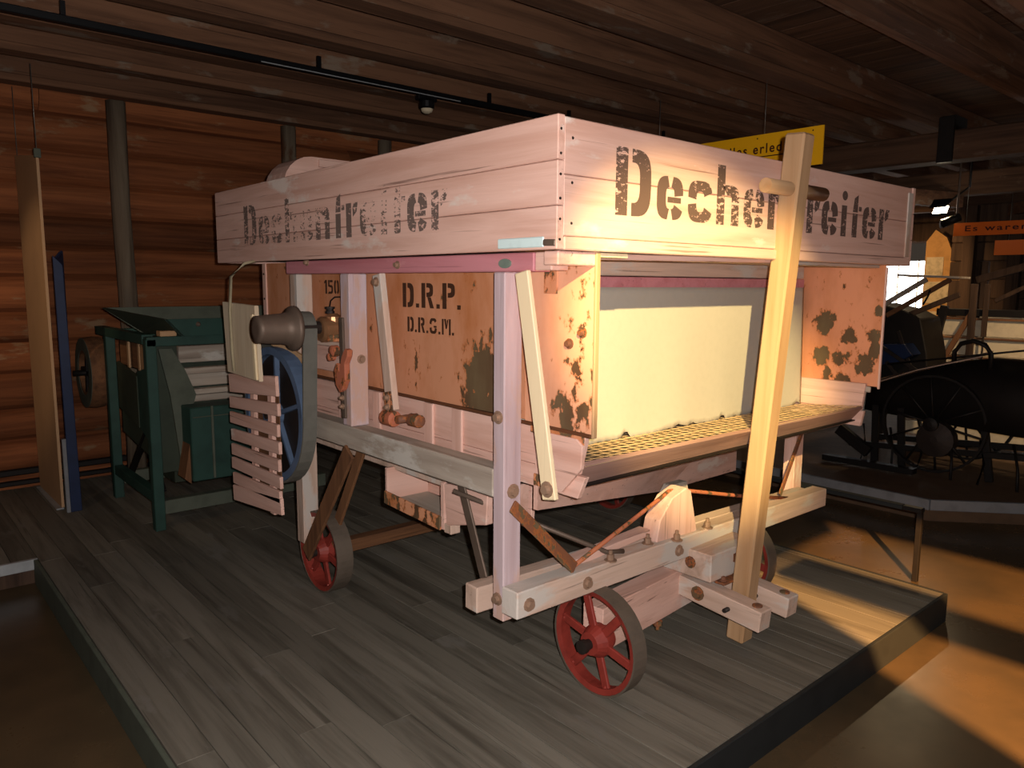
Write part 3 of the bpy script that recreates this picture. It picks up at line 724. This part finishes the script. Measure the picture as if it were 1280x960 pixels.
# front axle block and drawbar
bar('front_axle', (2.145, 1.965, 0.225), (3.30, 2.08, 0.225), 0.10, 0.185, 'pink_wood_x', TM)
for xx in (2.42, 2.56): lathe('axle_bolt', [(0.02, 0), (0.02, -0.02), (0.01, -0.022), (0.01, -0.04)], (xx, 1.96, 0.133), 'z', 'rusty_iron', TM, 8)
box('turntable_block', (2.70, 3.06), (1.795, 2.05), (0.318, 0.442), 'worn_wood_x', TM, 0.005)
box('mortise', (2.87, 2.985), (1.788, 1.796), (0.375, 0.412), 'dark_seam', TM, 0.001)
bolt((2.70, 1.90, 0.385), 'x', 'rusty_iron', TM, 0.018)
for xx in (2.765, 2.985):
    bar('drawbar_beam', (xx, 2.10, 0.262), (xx, 1.565, 0.212), 0.088, 0.092, 'worn_wood_y', TM, (0, 0, 1), 0.005)
    lathe('drawbar_bolt', [(0.022, 0), (0.022, 0.006), (0.012, 0.008)], (xx, 1.605, 0.262), 'z', 'rusty_iron', TM, 10)
bolt((2.720, 1.87, 0.245), 'x', 'rusty_iron', TM, 0.022)
tube('drawbar_pin', [(2.69, 1.715, 0.225), (3.04, 1.715, 0.225)], 0.010, 'dark_iron', TM, 8)
bar('drawbar_plate', (2.76, 1.79, 0.305), (2.99, 1.79, 0.300), 0.05, 0.010, 'rusty_iron', TM)
bolt((2.79, 1.79, 0.311), 'z', 'rusty_iron', TM, 0.012, 'bolt', 1)
bar('right_brace', (4.0, 2.10, 0.78), (3.72, 2.06, 0.47), 0.028, 0.010, 'rusty_iron', TM, (0, -1, 0.2))
# --- wheels
def wheel(cx, cy, cz, face, r=0.212, w_=0.066):
    rim = lathe('wheel', [(r-0.030, -w_/2+0.006), (r-0.008, -w_/2), (r-0.006, w_/2), (r-0.026, w_/2-0.006)], (cx, cy, cz), 'x', 'wheel_red', TM, 40, True)
    lathe('tyre', [(r-0.0075, -w_/2-0.002), (r, -w_/2-0.002), (r, w_/2+0.002), (r-0.0075, w_/2+0.002)], (cx, cy, cz), 'x', 'tyre_iron', rim, 40, True)
    lathe('hub', [(0.02, -0.055), (0.045, -0.055), (0.062, -0.022), (0.066, -0.014), (0.066, 0.014), (0.05, 0.02), (0.045, 0.05), (0.02, 0.05)], (cx, cy, cz), 'x', 'wheel_red', rim, 20)
    lathe('axle_cap', [(0.020, 0), (0.022, face*0.03), (0.027, face*0.034), (0.027, face*0.055), (0.012, face*0.057)], (cx+face*0.045, cy, cz), 'x', 'dark_iron', rim, 14)
    for q in range(6):
        a = R_(60*q+12)
        bar('spoke', (cx+face*0.012, cy+0.05*math.cos(a), cz+0.05*math.sin(a)), (cx+face*0.012, cy+(r-0.022)*math.cos(a), cz+(r-0.022)*math.sin(a)), 0.036, 0.014, 'wheel_red', rim, (1, 0, 0), 0.003)
        for rr in (0.055, r-0.034):
            lathe('rivet', [(0.007, 0), (0.004, face*0.006)], (cx+face*0.019, cy+rr*math.cos(a), cz+rr*math.sin(a)), 'x', 'wheel_red', rim, 8)
wheel(2.105, 1.895, 0.214, -1); wheel(3.355, 2.085, 0.214, 1)
wheel(1.760, 3.50, 0.214, -1, 0.212, 0.085); wheel(3.99, 3.51, 0.214, 1)
# --- grain outlet box under the body
ob = box('outlet_back', (2.02, 2.04), (2.20, 2.96), (0.60, 0.83), 'pink_wood_y', TM)
box('outlet_side', (1.79, 2.019), (2.93, 2.95), (0.60, 0.755), 'pink_wood_x', TM)
prism('outlet_side', [(1.79, 0.575), (2.019, 0.60), (2.019, 0.83), (1.79, 0.775)], 'y', 2.49, 2.51, 'pink_wood_x', TM)
bar('outlet_floor', (1.90, 2.928, 0.60), (1.90, 2.512, 0.585), 0.22, 0.016, 'grey_wood_y', TM)
bar('outlet_lip', (1.785, 2.945, 0.618), (1.785, 2.505, 0.600), 0.012, 0.060, 'rust_lip', TM)
mk('outlet_block', [(1.79, 2.488, 0.775), (1.79, 2.20, 0.80), (1.79, 2.21, 0.665), (1.79, 2.47, 0.600),
                    (2.01, 2.488, 0.775), (2.01, 2.20, 0.80), (2.01, 2.21, 0.665), (2.01, 2.47, 0.600)], BF, 'pink_wood_y', TM, 0.003)
box('outlet_foot', (1.79, 1.84), (2.44, 2.488), (0.565, 0.605), 'worn_wood_z', TM)
# --- upright tow pole standing in the drawbar
TP = thing('tow_pole', (2.875, 1.745, 0.03), 'pale pine tow pole standing upright with a round cross peg near its top', 'pole')
bar('pole', (2.875, 1.752, 0.03), (2.875, 1.590, 2.19), 0.085, 0.085, 'pine_z', TP, (0, 1, 0), 0.008)
tube('cross_peg', [(2.66, 1.602, 1.975), (3.11, 1.602, 1.975)], 0.028, 'pine_x', TP, 14)

# ================================================================== plates added out of view to shape the floor spot's light
FS = thing('floor_light_mask', (-0.40, -2.4, 2.6), 'unseen black plates added around the floor spot to shape its light', 'spotlight')
def fsp(xf, t): return (-0.40 + t*(xf+0.40), 2.90*(1-t))
xa, za = fsp(3.42, 0.07); xb, zb = fsp(5.05, 0.07)
prism('mask_plate', [(-0.62, -2.75), (-0.4035, -2.75), (0.027, -1.75), (-0.62, -1.75)], 'z', za-0.006, za, 'track_black', FS)
box('mask_plate', (xb, xb+0.006), (-2.75, -1.75), (zb, 2.985), 'track_black', FS, 0)
xc, zc = fsp(3.82, 0.07); xd, _ = fsp(4.165, 0.07)
box('mask_bar', (xc, xd), (-2.75, -2.4+0.07*(2.15+2.4)), (zc-0.004, zc), 'track_black', FS, 0)  # added bar that casts the dark strip across the floor boards
ye = -2.4+0.07*(2.32+2.4)
box('mask_plate', (xa, xb), (ye, -1.75), (za-0.006, za), 'track_black', FS, 0)
box('mask_end_plate', (-0.62, xb), (-1.75, -1.744), (za-0.006, 2.985), 'track_black', FS, 0)
box('housing', (-0.66, -0.60), (-2.6, -2.2), (za, 2.98), 'track_black', FS)  # housing and bracket are made up along with the light-shaping plates
box('bracket', (-0.64, xb), (-2.43, -2.37), (2.986, 3.0), 'track_black', FS)

# ================================================================== lighting track with spot under the joists
TR = thing('lighting_track', (3.0, 4.72, 2.93), 'long black lighting track hung under the ceiling joists', 'track')
box('rail', (-3.0, 9.5), (4.70, 4.745), (2.935, 2.975), 'track_black', TR, 0.004)
box('rail_highlight_strip', (2.02, 3.55), (4.693, 4.699), (2.935, 2.941), 'pale_metal', TR, 0)
for xx in (0.96, 2.42, 3.85, 4.72, 6.0):
    box('hanger', (xx-0.012, xx+0.012), (4.712, 4.734), (2.975, 3.05), 'track_black', TR, 0)
sp = thing('track_spot', (3.25, 4.72, 2.80), 'small black spot lamp with pale lens on the ceiling track', 'spotlight')
box('clip', (3.18, 3.34), (4.695, 4.75), (2.90, 2.934), 'track_black', sp, 0.004)
lathe('lens_ring', [(0.035, 0.05), (0.055, 0.03), (0.055, -0.01), (0.045, -0.02)], (3.25, 4.70, 2.86), 'z', 'track_black', sp, 16)
lathe('lens', [(0.044, 0), (0.036, -0.022), (0.016, -0.032)], (3.25, 4.70, 2.84), 'z', 'wagon_white', sp, 16)

# ================================================================== hanging signs
S1 = thing('yellow_sign', (4.9, 3.3, 2.36), 'bright yellow hanging sign with dark red lettering above the pink hopper', 'sign')
box('plate', (4.90, 4.91), (2.545, 4.10), (2.390, 2.640), 'yellow_sign', S1, 0)
fonttext('letter', 'alles erledigt!', (4.898, 3.30, 2.512), (0, -1, 0), 0.064, 'sign_ink', S1, 1.25, 0.61)
box('underline', (4.897, 4.899), (2.66, 3.06), (2.484, 2.491), 'sign_ink', S1, 0)
for yy in (2.98, 3.9): tube('wire', [(4.905, yy, 2.64), (4.905, yy, 3.02)], 0.0025, 'wire', S1, 5)
for yy in (2.62, 3.03): lathe('screw', [(0.006, 0), (0.004, -0.003)], (4.90, yy, 2.615), 'x', 'dark_iron', S1, 6)
S2 = thing('orange_sign', (8.6, 2.3, 2.1), 'long orange hanging sign with dark lettering over the white-sided cart', 'sign')
box('plate', (8.60, 8.61), (1.70, 3.01), (2.105, 2.235), 'orange_sign', S2, 0)
fonttext('letter', 'Es waren die', (8.598, 2.91, 2.150), (0, -1, 0), 0.055, 'sign_ink', S2, 1.25, 0.80)
for yy in (2.9, 2.0): tube('wire', [(8.605, yy, 2.235), (8.605, yy, 3.02)], 0.0025, 'wire', S2, 5)
S3 = thing('orange_sign', (9.6, 2.3, 1.95), 'smaller dim orange sign hanging behind and below the lettered orange one', 'sign')
box('plate', (9.6, 9.61), (1.9, 2.93), (1.94, 2.10), 'orange_sign', S3, 0)
for yy in (2.8, 2.1): tube('wire', [(9.605, yy, 2.10), (9.605, yy, 2.60)], 0.0025, 'wire', S3, 5)
# far hall lamps
HL = thing('halogen_floodlight', (8.6, 3.18, 2.36), 'glowing halogen floodlight hanging at the far end of the hall', 'floodlight')
mk('housing', [(8.66, 3.08, 2.46), (8.66, 3.26, 2.46), (8.56, 3.25, 2.40), (8.56, 3.09, 2.40), (8.70, 3.08, 2.50), (8.70, 3.26, 2.50), (8.70, 3.25, 2.46), (8.70, 3.09, 2.46)], BF, 'black_iron', HL)
mk('lamp_glass', [(8.565, 3.085, 2.345), (8.565, 3.215, 2.345), (8.60, 3.205, 2.415), (8.60, 3.075, 2.415), (8.58, 3.085, 2.343), (8.58, 3.215, 2.343), (8.612, 3.205, 2.41), (8.612, 3.075, 2.41)], BF, 'lamp_glass', HL)
tube('stem', [(8.68, 3.08, 2.48), (8.68, 2.92, 2.60), (8.68, 2.92, 2.999)], 0.012, 'black_iron', HL, 6)
lamp('floodlight_light', 'SPOT', (8.52, 3.15, 2.36), 40, (1.0, 0.72, 0.40), (6.0, 2.4, 0.0), 0.04, 110, 0.6)
for i, (px_, py_, pz_) in enumerate(((8.4, 2.95, 2.24), (9.2, 2.30, 2.02))):
    q = thing('track_spot', (px_, py_, pz_), ('dark tubular spot lamp tilted above the orange sign', 'dark small spot lamp in front of the lower orange sign')[i], 'spotlight')
    tube('can', [(px_, py_+0.10, pz_-0.02), (px_, py_-0.06, pz_+0.04)], [0.045, 0.04], 'black_iron', q, 10)
    lathe('lens_ring', [(0.046, 0), (0.048, 0.012), (0.03, 0.014)], (px_, py_+0.10, pz_-0.02), 'y', 'pale_metal', q, 12)
    tube('stem', [(px_, py_-0.03, pz_+0.05), (px_, py_-0.03, 3.02)], 0.010, 'iron', q, 6)

# ================================================================== low barrier beside the platform
BR = thing('barrier_rail', (4.66, 2.6, GZ), 'low barrier of flat grey rail on black posts beside the platform', 'barrier')
box('rail', (4.635, 4.685), (1.78, 4.6), (0.272, 0.300), 'edge_metal', BR, 0.003)
box('rail', (4.635, 4.685), (1.67, 1.779), (0.272, 0.300), 'black_iron', BR, 0.003)
for yy in (1.685, 4.55): box('post', (4.645, 4.675), (yy-0.015, yy+0.015), (GZ, 0.271), 'black_iron', BR, 0.002)

# ================================================================== green cleaning machine behind the thresher
GM = thing('winnowing_machine', (1.9, 5.5, 0), 'dark green wooden winnowing machine with belt wheel standing by the log wall', 'machine')
for xx, yy, nm in ((1.385, 5.06, 'leg'), (1.385, 6.05, 'leg'), (2.42, 5.06, 'leg'), (2.42, 6.05, 'leg')):
    box(nm, (xx-0.032, xx+0.032), (yy-0.032, yy+0.032), (0, 1.235), 'green_paint', GM, 0.004)
box('top_rail', (1.36, 2.46), (5.028, 5.095), (1.190, 1.250), 'green_paint', GM)
box('top_rail', (1.36, 2.46), (6.02, 6.085), (1.190, 1.250), 'green_paint', GM)
box('top_rail', (1.352, 1.42), (5.10, 6.30), (1.200, 1.262), 'green_paint', GM)
box('base_sill', (1.42, 2.55), (5.04, 5.11), (0.10, 0.19), 'green_grey', GM)
box('base_sill', (1.36, 1.42), (5.1, 6.02), (0.18, 0.25), 'green_paint', GM)
box('base_sill', (1.42, 2.42), (6.02, 6.08), (0.10, 0.19), 'green_grey', GM)
# side casing
prism('side_panel', [(5.10, 0.52), (5.40, 0.62), (5.40, 1.00), (5.10, 1.06)], 'x', 1.39, 1.41, 'green_paint', GM, 0.002)
prism('side_panel', [(5.40, 0.62), (5.88, 0.70), (5.88, 1.03), (5.40, 0.97)], 'x', 1.385, 1.405, 'green_dark', GM, 0.002)
prism('side_panel', [(5.13, 0.40), (6.0, 0.50), (6.0, 0.70), (5.13, 0.53)], 'x', 1.43, 1.45, 'green_dark', GM, 0.002)
for a, b in ((5.12, 5.20), (5.21, 5.29), (5.30, 5.38), (5.40, 5.44), (5.66, 5.70)):
    box('slat', (1.41, 1.425), (a, b), (1.00, 1.19), 'pine_z', GM)
box('inner_panel', (1.44, 1.46), (5.12, 6.0), (1.0, 1.19), 'brown_wood_y', GM)
# end face towards us
box('front_panel', (1.42, 1.56), (5.10, 5.12), (0.36, 1.19), 'green_dark', GM)
mk('fan_scroll', [(1.44, 5.075, 1.17), (1.52, 5.075, 1.17), (1.60, 5.075, 1.02), (1.66, 5.075, 0.86), (1.58, 5.075, 0.62), (1.55, 5.075, 0.36), (1.50, 5.075, 0.86),
                  (1.44, 5.098, 1.17), (1.52, 5.098, 1.17), (1.60, 5.098, 1.02), (1.66, 5.098, 0.86), (1.58, 5.098, 0.62), (1.55, 5.098, 0.36), (1.50, 5.098, 0.86)],
   [(0, 1, 2, 3, 4, 5, 6), (13, 12, 11, 10, 9, 8, 7)] + [(i, (i+1) % 7, 7+(i+1) % 7, 7+i) for i in range(7)], 'green_grey', GM)
for q, (z0, z1, yo) in enumerate(((1.06, 1.17, 0.10), (0.99, 1.03, 0.02), (0.90, 0.985, 0.08), (0.855, 0.89, 0.0), (0.80, 0.845, 0.05))):
    box('step_board', (1.60, 2.40), (5.10+yo, 5.12+yo+0.06), (z0, z1), 'grey_wood_x', GM, 0.004)
box('back_panel', (1.56, 2.40), (5.36, 5.38), (0.36, 1.19), 'green_dark', GM)
gx = box('outlet_box', (1.56, 2.05), (4.90, 5.09), (0.32, 0.80), 'green_paint', GM, 0.006)
box('box_batten', (1.685, 1.70), (4.885, 4.899), (0.33, 0.805), 'green_grey', gx)
box('box_batten', (1.57, 2.05), (4.886, 4.899), (0.735, 0.742), 'green_grey', gx)
prism('outlet_corner', [(1.52, 0.34), (1.56, 0.30), (1.56, 0.56)], 'y', 4.94, 5.08, 'brown_wood_z', GM)
# feed hopper on top: open tapering tray
hv = [(1.46, 4.99, 1.36), (2.40, 4.99, 1.36), (2.36, 5.0, 1.25), (1.56, 5.0, 1.25), (1.46, 5.01, 1.36), (2.40, 5.01, 1.36), (2.36, 5.02, 1.25), (1.56, 5.02, 1.25)]
mk('hopper_side', hv, BF, 'green_paint', GM)
mk('hopper_side', [(1.46, 4.99, 1.36), (1.24, 5.55, 1.42), (1.46, 5.55, 1.25), (1.56, 5.0, 1.25), (1.48, 4.99, 1.36), (1.26, 5.55, 1.42), (1.48, 5.55, 1.25), (1.58, 5.0, 1.25)], BF, 'green_dark', GM)
mk('hopper_side', [(1.24, 5.55, 1.42), (2.40, 5.55, 1.42), (2.36, 5.5, 1.25), (1.46, 5.5, 1.25), (1.24, 5.57, 1.42), (2.40, 5.57, 1.42), (2.36, 5.52, 1.25), (1.46, 5.52, 1.25)], BF, 'green_grey', GM)
box('hopper_block', (1.44, 1.54), (5.02, 5.10), (1.251, 1.285), 'pine_x', GM)
lathe('hopper_knob', [(0.012, 0), (0.016, -0.012), (0.008, -0.02)], (1.66, 4.985, 1.325), 'y', 'iron', GM, 10)
# belt wheel at the far end
wv = lathe('drive_wheel', [(0.15, -0.03), (0.262, -0.03), (0.27, 0.03), (0.262, 0.09), (0.15, 0.06)], (1.30, 6.36, 0.91), 'x', 'brown_wood_y', GM, 32, True)
lathe('wheel_face', [(0.262, -0.034), (0.17, -0.034), (0.17, -0.03), (0.262, -0.03)], (1.30, 6.36, 0.91), 'x', 'green_grey', wv, 32, True)
for q in range(4):
    a = R_(90*q+8); bar('spoke', (1.30, 6.36, 0.91), (1.30, 6.36+0.2*math.cos(a), 0.91+0.2*math.sin(a)), 0.03, 0.04, 'black_iron', wv, (1, 0, 0))
tube('wheel_axle', [(1.20, 6.36, 0.91), (1.46, 6.36, 0.91)], 0.022, 'black_iron', GM, 10)
box('wheel_bearer', (1.36, 1.42), (6.09, 6.44), (0.85, 0.885), 'green_paint', GM)
bar('cross_stay', (1.44, 5.90, 0.20), (1.44, 5.25, 0.72), 0.02, 0.045, 'black_iron', GM, (1, 0, 0))
bar('cross_stay', (1.47, 5.25, 0.20), (1.47, 5.75, 0.70), 0.02, 0.045, 'black_iron', GM, (1, 0, 0))
box('fan_box', (1.6, 2.3), (5.42, 6.0), (0.2, 1.18), 'green_dark', GM)

# ================================================================== display panel and blue board at the left
DP = thing('display_panel', (1.0, 6.4, 0), 'tall pale display panel hung on wires near the log wall', 'panel')
mk('board', [(0.995, 5.96, 0.015), (0.985, 6.70, 0.015), (0.985, 6.70, 2.50), (0.995, 5.96, 2.415), (1.012, 5.96, 0.015), (1.002, 6.70, 0.015), (1.002, 6.70, 2.50), (1.012, 5.96, 2.415)], BF, 'panel_board', DP)
bar('foot_strip', (0.985, 5.95, 0.008), (0.985, 6.71, 0.008), 0.05, 0.012, 'pale_metal', DP)
box('clip', (0.985, 1.025), (5.95, 5.98), (2.40, 2.46), 'green_grey', DP)
tube('wire', [(1.003, 5.965, 2.46), (1.003, 5.965, 2.995)], 0.003, 'wire', DP, 5)
tube('wire', [(0.994, 6.65, 2.49), (0.994, 6.65, 2.975)], 0.003, 'wire', DP, 5)
BB = thing('blue_board', (1.06, 5.95, 0), 'narrow dark blue painted board standing upright beside the display panel', 'board')
mk('plank', [(1.035, 5.86, 0.0), (1.095, 6.02, 0.0), (1.105, 6.02, 1.80), (1.03, 5.86, 1.74), (1.055, 5.85, 0.0), (1.115, 6.01, 0.0), (1.125, 6.01, 1.80), (1.05, 5.85, 1.74)], BF, 'blue_paint', BB, 0.006)
mk('edge_plank', [(1.03, 5.845, 0.0), (1.10, 5.845, 0.0), (1.085, 5.845, 1.70), (1.03, 5.845, 1.76), (1.03, 5.859, 0.0), (1.10, 5.859, 0.0), (1.085, 5.859, 1.70), (1.03, 5.859, 1.76)], BF, 'blue_paint', BB, 0.003)
box('foot_cap', (1.005, 1.03), (5.84, 5.87), (0.0, 0.52), 'grey_edge', BB)

# ================================================================== exhibits on the right
# dark horse-drawn machine with long black hood
HM = thing('horse_drawn_mower', (7.2, 2.2, -0.02), 'black horse-drawn farm machine with long rounded hood and spoked wheels', 'machine')
n = 15; hv = []; hf = []
for i in range(n+1):
    t_ = i/n; yy = 3.14 - 2.5*t_
    top = 0.66 + 0.36*min(1, t_*2.6)**0.7 - 0.04*t_; bot = 0.44 - 0.03*t_
    for k in range(8):
        a = math.pi*k/7; w_ = 0.12 + 0.30*min(1, t_*2)
        hv.append((7.25 - w_*math.cos(a), yy, bot + (top-bot)*math.sin(a)**0.55))
for i in range(n):
    for k in range(8):
        a = i*8+k; b = i*8+(k+1) % 8; hf.append((a, b, b+8, a+8))
hf += [tuple(range(7, -1, -1)), tuple(range(n*8, n*8+8))]
mk('hood', hv, hf, 'black_iron', HM, 0, True)
mk('hood_flap', [(6.98, 3.05, 0.70), (6.90, 2.62, 0.88), (6.98, 2.15, 1.03), (7.25, 2.15, 1.06), (7.25, 3.05, 0.74), (6.98, 3.05, 0.69), (6.90, 2.62, 0.87), (6.98, 2.15, 1.02), (7.25, 2.15, 1.05), (7.25, 3.05, 0.73)],
   [(0, 1, 2, 3, 4), (9, 8, 7, 6, 5)] + [(i, (i+1) % 5, 5+(i+1) % 5, 5+i) for i in range(5)], 'flap_tin', HM)
def spoked(parent, c, r, ns, mat='black_iron', wd=0.05):
    rim = lathe('wheel', [(r-0.02, -wd/2), (r, -wd/2), (r, wd/2), (r-0.02, wd/2)], c, 'x', mat, parent, 32, True)
    lathe('hub', [(0.02, -0.08), (0.06, -0.07), (0.06, 0.07), (0.02, 0.08)], c, 'x', mat, rim, 14)
    for q in range(ns):
        a = 2*math.pi*q/ns+0.2
        tube('spoke', [(c[0], c[1]+0.04*math.cos(a), c[2]+0.04*math.sin(a)), (c[0], c[1]+(r-0.01)*math.cos(a), c[2]+(r-0.01)*math.sin(a))], 0.011, mat, rim, 6)
    return rim
spoked(HM, (6.90, 2.45, 0.43), 0.42, 10)
spoked(HM, (7.65, 2.45, 0.43), 0.42, 10)
tube('axle', [(6.85, 2.45, 0.43), (7.7, 2.45, 0.43)], 0.025, 'black_iron', HM, 8)
lathe('gear_case', [(0.03, -0.10), (0.15, -0.08), (0.16, 0.0), (0.13, 0.08), (0.04, 0.10)], (6.95, 2.42, 0.30), 'x', 'dark_iron', HM, 18)
bar('frame_bar', (7.0, 3.20, 0.13), (7.0, 0.9, 0.30), 0.05, 0.05, 'black_iron', HM)
bar('frame_bar', (7.5, 3.20, 0.13), (7.5, 0.9, 0.30), 0.05, 0.05, 'black_iron', HM)
for yy, y2 in ((2.98, 2.96), (2.76, 2.72), (2.10, 2.02), (1.80, 1.66), (1.35, 1.2)):
    bar('frame_leg', (7.0, yy, 0.52), (7.0, y2, -0.01), 0.035, 0.06, 'black_iron', HM, (0, 1, 0))
for q in range(7):
    y_ = 3.05 - 0.24*q
    tube('tine', [(6.93, y_, 0.34), (6.86, y_-0.06, 0.16), (6.78, y_-0.05-0.04*(q % 2), 0.0)], 0.011, 'black_iron', HM, 6)
bar('cutter_bar', (6.85, 3.24, 0.28), (6.85, 2.95, 0.10), 0.06, 0.10, 'black_iron', HM)
bar('cutter_shoe', (6.72, 3.30, 0.02), (6.72, 2.5, 0.03), 0.09, 0.05, 'black_iron', HM)
tube('seat_hoop', [(7.0, 2.36, 0.92), (7.0, 2.365, 1.05), (7.0, 2.32, 1.12), (7.0, 2.23, 1.15), (7.0, 2.14, 1.12), (7.0, 2.09, 1.05), (7.0, 2.09, 0.92)], 0.020, 'black_iron', HM, 8)
tube('tension_rod', [(7.0, 2.9, 0.90), (7.0, 1.4, 1.18)], 0.009, 'black_iron', HM, 6)
# white-sided cart behind it
CT = thing('farm_cart', (8.6, 2.2, -0.02), 'farm cart with pale planked side and black iron fittings behind the mower', 'cart')
zz = 0.72
for h in (0.18, 0.19, 0.19):
    box('side_plank', (8.50, 8.53), (0.6, 3.04), (zz+0.003, zz+h-0.003), 'wagon_white', CT, 0.004)
    box('side_batten', (8.475, 8.499), (0.6, 3.04), (zz+h-0.025, zz+h-0.004), 'brown_wood_y', CT, 0.002); zz += h+0.003
for q in range(2): box('pale_lit_strip', (8.30, 8.34), (0.6, 3.3), (0.06+0.15*q, 0.195+0.15*q), 'wagon_white', CT, 0.004)  # pale planks added to stand for lit strips of floor under the hood
box('top_rail', (8.46, 8.56), (0.6, 3.06), (1.30, 1.37), 'black_iron', CT)
box('floor', (8.5, 9.7), (0.6, 3.04), (0.66, 0.72), 'black_iron', CT)
box('side_plank', (9.68, 9.71), (0.6, 3.04), (0.72, 1.29), 'wagon_white', CT)
bar('corner_post', (8.45, 3.10, 0.66), (8.45, 2.98, 1.40), 0.05, 0.07, 'black_iron', CT, (0, 1, 0))
bar('stanchion', (8.44, 3.02, 0.70), (8.44, 2.72, 1.34), 0.03, 0.05, 'brown_wood_z', CT, (0, 1, 0))
bar('stanchion', (8.43, 2.71, 0.40), (8.43, 2.715, 1.62), 0.04, 0.06, 'dark_timber', CT, (0, 1, 0))
bar('stanchion', (8.43, 2.60, 1.10), (8.43, 2.60, 1.62), 0.03, 0.045, 'dark_timber', CT, (0, 1, 0))
tube('rod', [(8.43, 2.60, 0.8), (8.43, 2.60, 1.1)], 0.010, 'dark_iron', CT, 6)
lathe('roller', [(0.01, -0.05), (0.06, -0.045), (0.06, 0.045), (0.01, 0.05)], (8.44, 3.13, 0.90), 'x', 'black_iron', CT, 14)
for yy in (2.7, 1.1):
    for xx in (8.42, 9.78): spoked(CT, (xx, yy, 0.40), 0.42, 10)
bar('axle', (8.4, 2.7, 0.40), (9.8, 2.7, 0.40), 0.08, 0.08, 'black_iron', CT)
bar('bolster', (8.6, 2.7, 0.55), (9.6, 2.7, 0.55), 0.12, 0.20, 'black_iron', CT)
bar('axle', (8.4, 1.1, 0.40), (9.8, 1.1, 0.40), 0.08, 0.08, 'black_iron', CT)
bar('bolster', (8.6, 1.1, 0.55), (9.6, 1.1, 0.55), 0.12, 0.20, 'black_iron', CT)
# elevator-like hay machine with slanting arms
EL = thing('hay_elevator', (8.0, 3.1, -0.02), 'dark hay elevator with slanting grey arms and a flat board before the bright window', 'machine')
bar('flat_board', (7.8, 3.15, 1.70), (7.8, 2.60, 1.675), 0.30, 0.02, 'grey_wood_y', EL)
bar('arm', (7.72, 3.36, 1.36), (7.72, 2.90, 1.66), 0.03, 0.045, 'grey_wood_y', EL)
bar('arm', (7.80, 3.28, 1.30), (7.80, 2.72, 1.66), 0.03, 0.045, 'brown_wood_y', EL)
bar('arm', (7.88, 3.30, 1.22), (7.88, 2.66, 1.52), 0.03, 0.05, 'dark_timber', EL)
tube('hook', [(7.78, 2.94, 1.42), (7.78, 2.90, 1.50), (7.78, 2.885, 1.56)], 0.010, 'black_iron', EL, 6)
prism('body', [(3.42, 0.55), (2.86, 0.62), (2.90, 0.95), (2.98, 1.28), (3.14, 1.36), (3.42, 1.42)], 'x', 7.85, 8.35, 'black_iron', EL, 0.01)
prism('blue_hopper', [(3.40, 0.80), (3.40, 1.02), (3.02, 1.04), (2.94, 0.94), (3.10, 0.84)], 'x', 7.62, 7.84, 'blue_paint', EL, 0.006)
for a, b in (((7.60, 3.30, 1.05), (7.60, 2.82, 0.76)), ((7.58, 3.16, 0.86), (7.58, 2.95, 0.62)), ((7.66, 3.10, 1.16), (7.66, 2.90, 0.66))):
    bar('stay', a, b, 0.02, 0.035, 'dark_iron', EL)
for yy in (3.38, 2.92): bar('leg', (8.1, yy, 0.6), (8.1, yy, -0.02), 0.06, 0.06, 'black_iron', EL, (0, 1, 0))
# long jib over the cart
JB = thing('loading_jib', (8.9, 2.4, -0.02), 'dark wooden loading jib with slanting boom rising above the cart', 'jib')
bar('boom', (8.75, 2.80, 1.66), (8.75, 1.55, 2.06), 0.07, 0.07, 'dark_timber', JB)
bar('boom_stay', (8.75, 2.62, 1.45), (8.75, 1.7, 1.98), 0.03, 0.04, 'dark_timber', JB)
bar('mast', (8.75, 2.73, 1.375), (8.75, 2.73, 1.85), 0.06, 0.06, 'dark_timber', JB, (0, 1, 0))
tube('chain', [(8.70, 2.20, 1.84), (8.70, 2.19, 1.60), (8.70, 2.22, 1.45)], 0.010, 'dark_iron', JB, 6)
